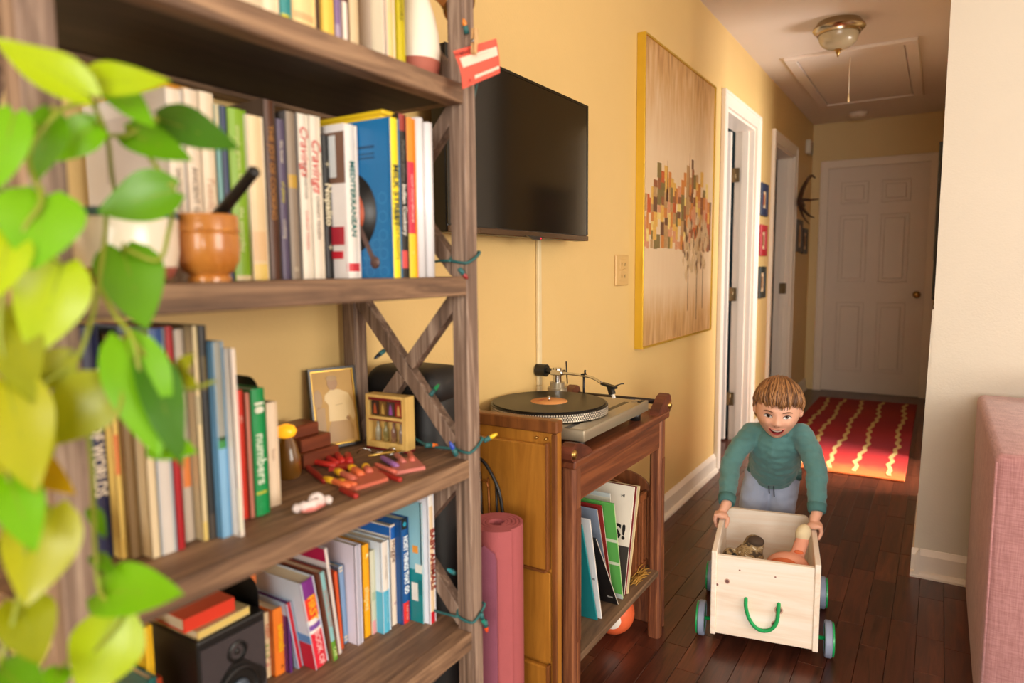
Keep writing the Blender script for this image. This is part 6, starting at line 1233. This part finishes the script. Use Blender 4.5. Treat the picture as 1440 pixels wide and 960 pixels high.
def head_bm(nu=88, nv=72):
    bm = B(); rows = []
    for j in range(nv+1):
        th = math.pi*j/nv
        if j in (0, nv): rows.append([bm.verts.new(head_pt(Vector((0, math.cos(th), 0))))]); continue
        rows.append([bm.verts.new(head_pt(Vector((math.sin(th)*math.sin(2*math.pi*i/nu), math.cos(th), math.sin(th)*math.cos(2*math.pi*i/nu))))) for i in range(nu)])
    for a, b in zip(rows, rows[1:]):
        for i in range(nu):
            k = (i+1) % nu
            if len(a) == 1: bm.faces.new((a[0], b[i], b[k]))
            elif len(b) == 1: bm.faces.new((a[i], b[0], a[k]))
            else: bm.faces.new((a[i], b[i], b[k], a[k]))
    bmesh.ops.recalc_face_normals(bm, faces=bm.faces[:]); return bm
hb = head_bm()
from mathutils.bvhtree import BVHTree
HT = BVHTree.FromBMesh(hb)
def face_at(x, y, off=0.0):
    r = HT.ray_cast(Vector((x, y, 0.3)), Vector((0, 0, -1)))
    p, n = (r[0], r[1]) if r[0] else (Vector((x, y, 0.06)), Vector((0, 0, 1)))
    return p+n*off
def limb(bm, pts, rads, seg=14):
    """closed tapered limb with round ends"""
    tube(bm, pts, rads, seg); ball(bm, pts[0], rads[0]*0.98, 12, 8); ball(bm, pts[-1], rads[-1]*0.98, 12, 8)
V = Vector
SHL, SHR = V((-0.562, 2.585, 0.545)), V((-0.396, 2.582, 0.560))
ELL, ELR = V((-0.614, 2.475, 0.450)), V((-0.325, 2.475, 0.466))
GL, GRr = Wp(-WHW+PT/2, 0.288, WT), Wp(WHW-PT/2, 0.290, WT)
WRL, WRR = GL+V((0.004, 0.040, 0.040)), GRr+V((0.002, 0.040, 0.042))
body = B(); tmp = bpy.data.meshes.new('h'); bmesh.ops.transform(hb, matrix=HM, verts=hb.verts); hb.to_mesh(tmp); hb.free(); body.from_mesh(tmp); bpy.data.meshes.remove(tmp)
NB = V((-0.474, 2.585, 0.552))
limb(body, [HM @ V((0, -0.035, -0.030)), NB], [0.040, 0.045]); limb(body, [NB, V((-0.488, 2.63, 0.48)), V((-0.505, 2.70, 0.38))], [0.05, 0.07, 0.07])
for s in (-1, 1):
    e = HM @ V((s*0.0745, -0.008, -0.010)); ball(body, e, (0.0075, 0.013, 0.020), 14, 10, mat=HM.to_3x3().to_4x4() @ Matrix.Rotation(s*0.45, 4, 'Y') @ Matrix(((1, 0, 0, 0), (0, 0, 1, 0), (0, 1, 0, 0), (0, 0, 0, 1))))
limb(body, [SHL, ELL, WRL], [0.030, 0.024, 0.018]); limb(body, [SHR, ELR, WRR], [0.030, 0.024, 0.018]); limb(body, [SHL, NB, SHR], [0.03, 0.04, 0.03])
HIPL, HIPR = V((-0.556, 2.715, 0.355)), V((-0.474, 2.720, 0.355)); KNL, KNR = V((-0.576, 2.655, 0.205)), V((-0.478, 2.690, 0.205)); ANL, ANR = V((-0.576, 2.740, 0.055)), V((-0.472, 2.800, 0.055))
for h_, k_, a_ in ((HIPL, KNL, ANL), (HIPR, KNR, ANR)):
    limb(body, [h_, k_, a_], [0.05, 0.036, 0.026]); ft = V((0.15, -0.985, 0))
    limb(body, [a_+V((0, 0.012, -0.025)), a_+ft*0.05+V((0, 0, -0.030)), a_+ft*0.085+V((0, 0, -0.036))], [0.026, 0.024, 0.018])
    for q in range(5): c_ = a_+ft*(0.100-0.003*q)+V((-0.018+0.009*q, 0, -0.044)); ball(body, c_, 0.0075, 8, 6)
def hand(G, out, wrist, fwd):
    """hand closed over the panel edge at G: fingers outside, thumb inside"""
    up = V((0, 0, 1))
    ball(body, G+up*0.013+fwd*0.003, (0.021, 0.023, 0.0115), 14, 10, mat=Matrix.Rotation(WA, 4, 'Z'))
    limb(body, [wrist, G+up*0.018-fwd*0.018], [0.0185, 0.014])
    for k in range(4):
        o = fwd*(0.016-0.0115*k); L = (0.92, 1.05, 1.0, 0.82)[k]; r0 = (0.0064, 0.0066, 0.0064, 0.0056)[k]
        p = [G+o+up*0.017+out*0.008, G+o+up*0.014+out*0.020, G+o+up*(-0.003)+out*0.0225, G+o+up*(-0.017*L)+out*0.0185, G+o+up*(-0.027*L)+out*0.0145]
        limb(body, p, [r0*1.1, r0*1.12, r0, r0*0.95, r0*0.85], 10)
    p = [G+fwd*0.008+up*0.012-out*0.012, G+fwd*0.016+up*0.008-out*0.020, G+fwd*0.020-up*0.008-out*0.0185, G+fwd*0.022-up*0.020-out*0.0155]
    limb(body, p, [0.0085, 0.0078, 0.0070, 0.0058], 10)
hand(GL, -wv, WRL, -dv); hand(GRr, wv, WRR, -dv)
obj('body', remeshed(body, 0.0026, 2, 0.4), m_skin, boy, smooth=True)
# sweatshirt
m_sw = M('teal_sweatshirt', (88, 138, 138), 0.9, var=0.06, scale=20, bump=0.35, bscale=350, sheen=0.25)
sw = B()
limb(sw, [V((-0.482, 2.600, 0.515)), V((-0.492, 2.640, 0.460)), V((-0.503, 2.685, 0.400))], [0.088, 0.092, 0.092], 20)
ball(sw, V((-0.480, 2.600, 0.520)), (0.108, 0.076, 0.060), 20, 12)
limb(sw, [V((-0.565, 2.585, 0.545)), V((-0.478, 2.592, 0.552)), V((-0.394, 2.582, 0.558))], [0.040, 0.046, 0.040], 16)
ball(sw, V((-0.503, 2.690, 0.392)), (0.098, 0.078, 0.040), 20, 12)
for S_, E_, W_, o in ((SHL, ELL, WRL, -1), (SHR, ELR, WRR, 1)):
    m1 = S_*0.5+E_*0.5+V((o*0.006, -0.004, 0.004)); m2 = E_*0.45+W_*0.55
    limb(sw, [S_, m1, E_, m2, W_+(E_-W_).normalized()*0.018], [0.043, 0.038, 0.035, 0.032, 0.027], 16)
    for q in (0.25, 0.45, 0.62, 0.8): c_ = E_*(1-q)+W_*q; ball(sw, c_+V((o*0.004, 0, 0)), (0.036-0.010*q, 0.036-0.010*q, 0.010), 12, 8, mat=axis_to(W_-E_))
swb = remeshed(sw, 0.0045, 5, 0.5); swb.normal_update()
from mathutils import noise as _nz
for v in swb.verts:
    q = v.co; f_ = _nz.noise(Vector((q.x*26, q.y*26, q.z*58)))*0.0042+_nz.noise(Vector((q.x*60+5, q.y*60, q.z*110)))*0.0014
    v.co = q+v.normal*f_
sh_ = obj('sweatshirt', swb, m_sw, boy, smooth=True)
m_rib = M('teal_rib', (76, 124, 124), 0.9, var=0.1, scale=120, bump=0.5, bscale=500)
for E_, W_ in ((ELL, WRL), (ELR, WRR)):
    d = (W_-E_).normalized(); bm = B(); lathe(bm, [(0.024, -0.022), (0.0305, -0.020), (0.0295, -0.004), (0.0275, 0.006), (0.0235, 0.010), (0.020, 0.006)], W_-d*0.010, 24, axis_to(d)); obj('cuff', bm, m_rib, sh_, smooth=True)
bm = B(); lathe(bm, [(0.082, 0.014), (0.095, 0.012), (0.097, -0.006), (0.090, -0.014), (0.078, -0.012)], V((-0.504, 2.695, 0.372)), 36, Matrix.Rotation(math.radians(-26), 4, 'X') @ Matrix.Diagonal((1.03, 0.86, 1, 1))); obj('hem', bm, m_rib, sh_, smooth=True)
bm = B(); c0 = HM @ V((0, -0.075, -0.018)); pts = []
for k in range(25):
    a = 6.2832*k/24; pts.append(NB+V((0.056*math.cos(a), -0.048*math.sin(a), 0.020-0.018*math.sin(a)*1.0)))
tube(bm, pts[:-1], 0.0085, 8, closed=True); obj('collar', bm, m_rib, sh_, smooth=True)
# sweatpants
m_pt = M('pale_blue_sweatpants', (168, 180, 206), 0.95, var=0.06, scale=30, bump=0.3, bscale=300, sheen=0.2)
pb = B(); ball(pb, V((-0.507, 2.718, 0.352)), (0.094, 0.078, 0.058), 20, 12)
for h_, k_, a_ in ((HIPL, KNL, ANL), (HIPR, KNR, ANR)): limb(pb, [h_, h_*0.5+k_*0.5+V((0, -0.004, 0)), k_, k_*0.5+a_*0.5, a_+V((0, 0, 0.02))], [0.062, 0.057, 0.052, 0.046, 0.040], 18)
pbb = remeshed(pb, 0.005, 4, 0.5); pbb.normal_update()
for v in pbb.verts: v.co = v.co+v.normal*_nz.noise(Vector((v.co.x*30, v.co.y*30, v.co.z*50)))*0.0035
pn = obj('sweatpants', pbb, m_pt, boy, smooth=True)
for h_, a_ in ((0, ANL), (1, ANR)):
    bm = B(); lathe(bm, [(0.030, -0.012), (0.038, -0.010), (0.040, 0.006), (0.032, 0.012)], a_+V((0, 0, 0.016)), 20); obj('ankle_cuff', bm, m_pt, pn, smooth=True)
m_draw = M('dark_drawstring', (60, 64, 74), 0.8)
for dx, dz in ((-0.012, 0.0), (0.006, -0.010)):
    bm = B(); tube(bm, spline([V((-0.497+dx, 2.632, 0.372)), V((-0.496+dx, 2.620, 0.352)), V((-0.494+dx, 2.622, 0.325+dz)), V((-0.493+dx, 2.624, 0.312+dz))], 4), 0.0022, 6); obj('drawstring', bm, m_draw, pn, smooth=True)
# face
def fpatch(name, outline, off, mat, parent, rings=5, centre=None):
    bm = B(); n = len(outline); cx = centre or (sum(p[0] for p in outline)/n, sum(p[1] for p in outline)/n); prev = None
    c = bm.verts.new(HM @ face_at(cx[0], cx[1], off))
    for k in range(1, rings+1):
        f = k/rings; cur = [bm.verts.new(HM @ face_at(cx[0]+(x-cx[0])*f, cx[1]+(y-cx[1])*f, off)) for x, y in outline]
        for i in range(n):
            j = (i+1) % n
            if prev is None: bm.faces.new((c, cur[i], cur[j]))
            else: bm.faces.new((prev[i], cur[i], cur[j], prev[j]))
        prev = cur
    bmesh.ops.recalc_face_normals(bm, faces=bm.faces[:]); return obj(name, bm, mat, parent, smooth=True)
def ellip(cx, cy, rx, ry, n=22, top=1.0, bot=1.0): return [(cx+rx*math.cos(6.2832*k/n), cy+ry*math.sin(6.2832*k/n)*(top if math.sin(6.2832*k/n) > 0 else bot)) for k in range(n)]
def fline(name, pts, rad, off, mat, parent):
    bm = B(); P = spline([HM @ face_at(x, y, off) for x, y in pts], 4); n = len(P)
    tube(bm, P, [rad*(0.35+0.65*math.sin(math.pi*(i+0.5)/n)) for i in range(n)], 7); return obj(name, bm, mat, parent, smooth=True)
m_ew = M('eye_white', (226, 218, 212), 0.25); m_ir = M('iris_brown', (38, 24, 18), 0.12); m_lash = M('lash', (48, 30, 22), 0.7); m_brow = M('brow_hair', (112, 74, 48), 0.8)
m_lip = M('lip', (212, 116, 106), 0.35); m_mo = M('mouth_dark', (120, 30, 34), 0.5); m_te = M('teeth', (240, 228, 216), 0.25)
for s in (-1, 1):
    cx = s*0.0300
    ew = fpatch('eye', ellip(cx, -0.0035, 0.0135, 0.0070, top=0.80, bot=0.75), 0.0008, m_ew, boy)
    fpatch('iris', ellip(cx-s*0.0005, -0.0030, 0.0060, 0.0056), 0.0014, m_ir, ew, 3)
    bm = B(); ball(bm, HM @ face_at(cx+0.0018, -0.0002, 0.0020), 0.0011, 6, 5); obj('catchlight', bm, m_te, ew)
    fline('upper_lid', [(cx-0.0145, -0.0038), (cx-0.008, 0.0014), (cx, 0.0030), (cx+0.008, 0.0014), (cx+0.0145, -0.0038)], 0.0017, 0.0009, m_lash, ew)
    fline('lower_lid', [(cx-0.012, -0.0066), (cx, -0.0105), (cx+0.012, -0.0066)], 0.0008, 0.0006, M('lid_skin', (190, 120, 96), 0.5), ew)
    fline('eyebrow', [(s*0.0150, 0.0135), (s*0.026, 0.0160), (s*0.036, 0.0160), (s*0.046, 0.0120)], 0.0024, 0.0004, m_brow, boy)
    bm = B(); ball(bm, HM @ face_at(s*0.0068, -0.0350, 0.0002), 0.0016, 7, 5); obj('nostril', bm, M('nostril_shade', (150, 84, 66), 0.7), boy)
MX, MY = 0.0, -0.0500
up_c = [(-0.0252, -0.0460), (-0.0140, -0.0509), (0.0000, -0.0527), (0.0140, -0.0509), (0.0252, -0.0460)]; lo_c = [(0.0252, -0.0460), (0.0185, -0.0613), (0.0090, -0.0710), (0.0000, -0.0737), (-0.0090, -0.0710), (-0.0185, -0.0613)]
mth = fpatch('mouth', up_c+lo_c[1:], 0.0010, m_mo, boy, 5, (0.0000, -0.0600))
ty = lambda x: -0.0523+0.0055*(abs(x)/0.0225)**1.5
xs_ = [-0.0165+0.0055*k for k in range(7)]
fpatch('teeth', [(x, ty(x)) for x in xs_]+[(x, ty(x)-0.0060*(1-0.45*(x/0.0165)**2)) for x in xs_[::-1]], 0.0024, m_te, mth, 3, (0, -0.0552))
fpatch('tongue', ellip(0, -0.0680, 0.0105, 0.0046), 0.0026, M('tongue', (206, 84, 88), 0.4), mth, 3)
fline('upper_lip', [(-0.0263, -0.0448), (-0.0140, -0.0493), (-0.0034, -0.0500), (0.0000, -0.0508), (0.0034, -0.0500), (0.0140, -0.0493), (0.0263, -0.0448)], 0.0020, 0.0010, M('upper_lip', (212, 136, 118), 0.4), mth)
fline('lower_lip', [(-0.0258, -0.0460), (-0.0190, -0.0625), (-0.0090, -0.0728), (0.0000, -0.0759), (0.0090, -0.0728), (0.0190, -0.0625), (0.0258, -0.0460)], 0.0027, 0.0010, m_lip, mth)
# hair: shell plus combed locks
m_hair = [WOOD('hair_brown', (96, 62, 36), (150, 104, 62), 'y', 200, 0.2, 0.45, 0.3), M('hair_light', (164, 116, 70), 0.45, var=0.15, scale=60), M('hair_dark', (92, 60, 36), 0.5, var=0.15, scale=60)]
hr = random.Random(21); hbm = B()
CRN = V((0.006, 0.90, -0.43)).normalized(); c1 = CRN.cross(V((1, 0, 0))).normalized(); c2 = CRN.cross(c1)
def dirp(pol, az): return (CRN*math.cos(pol)+(c1*math.cos(az)+c2*math.sin(az))*math.sin(pol)).normalized()
def hair_end(az):
    """polar angle where the hair ends for an azimuth about the crown"""
    for k in range(20, 150):
        d = dirp(math.radians(k), az); p = head_pt(d, 0.0, False)
        if p.z > 0.030: lim = 0.036+0.004*math.sin(az*9)
        elif p.z > 0.0: lim = 0.036-(0.030-p.z)/0.030*0.034
        elif p.z > -0.02: lim = 0.002-(-p.z)/0.02*0.012
        else: lim = -0.045
        if p.y < lim: return math.radians(k)
    return math.radians(110)
rows = []; NA = 72; NP = 16
for j in range(NP+1):
    row = []
    for i in range(NA):
        az = 6.28318*i/NA; e = hair_end(az); pol = max(0.001, e*j/NP); g = 0.010*(1-0.75*(j/NP)**6)+0.0015*math.sin(az*13+pol*3); row.append(hbm.verts.new(HM @ head_pt(dirp(pol, az), g, False)))
    rows.append(row)
for a, b in zip(rows, rows[1:]):
    for i in range(NA): f = hbm.faces.new((a[i], a[(i+1) % NA], b[(i+1) % NA], b[i])); f.smooth = True
for k in range(420):
    az = 6.28318*hr.random(); e = hair_end(az); st = hr.uniform(0.05, 0.75)*e; en = e+hr.uniform(-0.05, 0.10); tw = hr.uniform(-0.16, 0.22); P = []; n = 7
    for q in range(n+1):
        u = q/n; pol = st+(en-st)*u; P.append(HM @ head_pt(dirp(pol, az+tw*u), 0.0105+hr.uniform(0, 0.0016)-0.006*max(0, u-0.7)/0.3*(1 if en > e*0.9 else 0), False))
    r0 = hr.uniform(0.0022, 0.0040); tube(hbm, P, [r0*(0.5 if i == 0 else 1)*(1-(i/n)**3*0.85) for i in range(n+1)], 5, hr.choice((0, 0, 1, 1, 2)))
for k in range(5):
    a = HM @ head_pt(dirp(hr.uniform(0.1, 0.7), hr.uniform(0, 6.28)), 0.010, False); tube(hbm, spline([a, a+V((0.006, 0, 0.008)), a+V((0.016, 0, 0.014))], 3), 0.0007, 4, 1)
obj('hair', hbm, m_hair, boy, smooth=True)
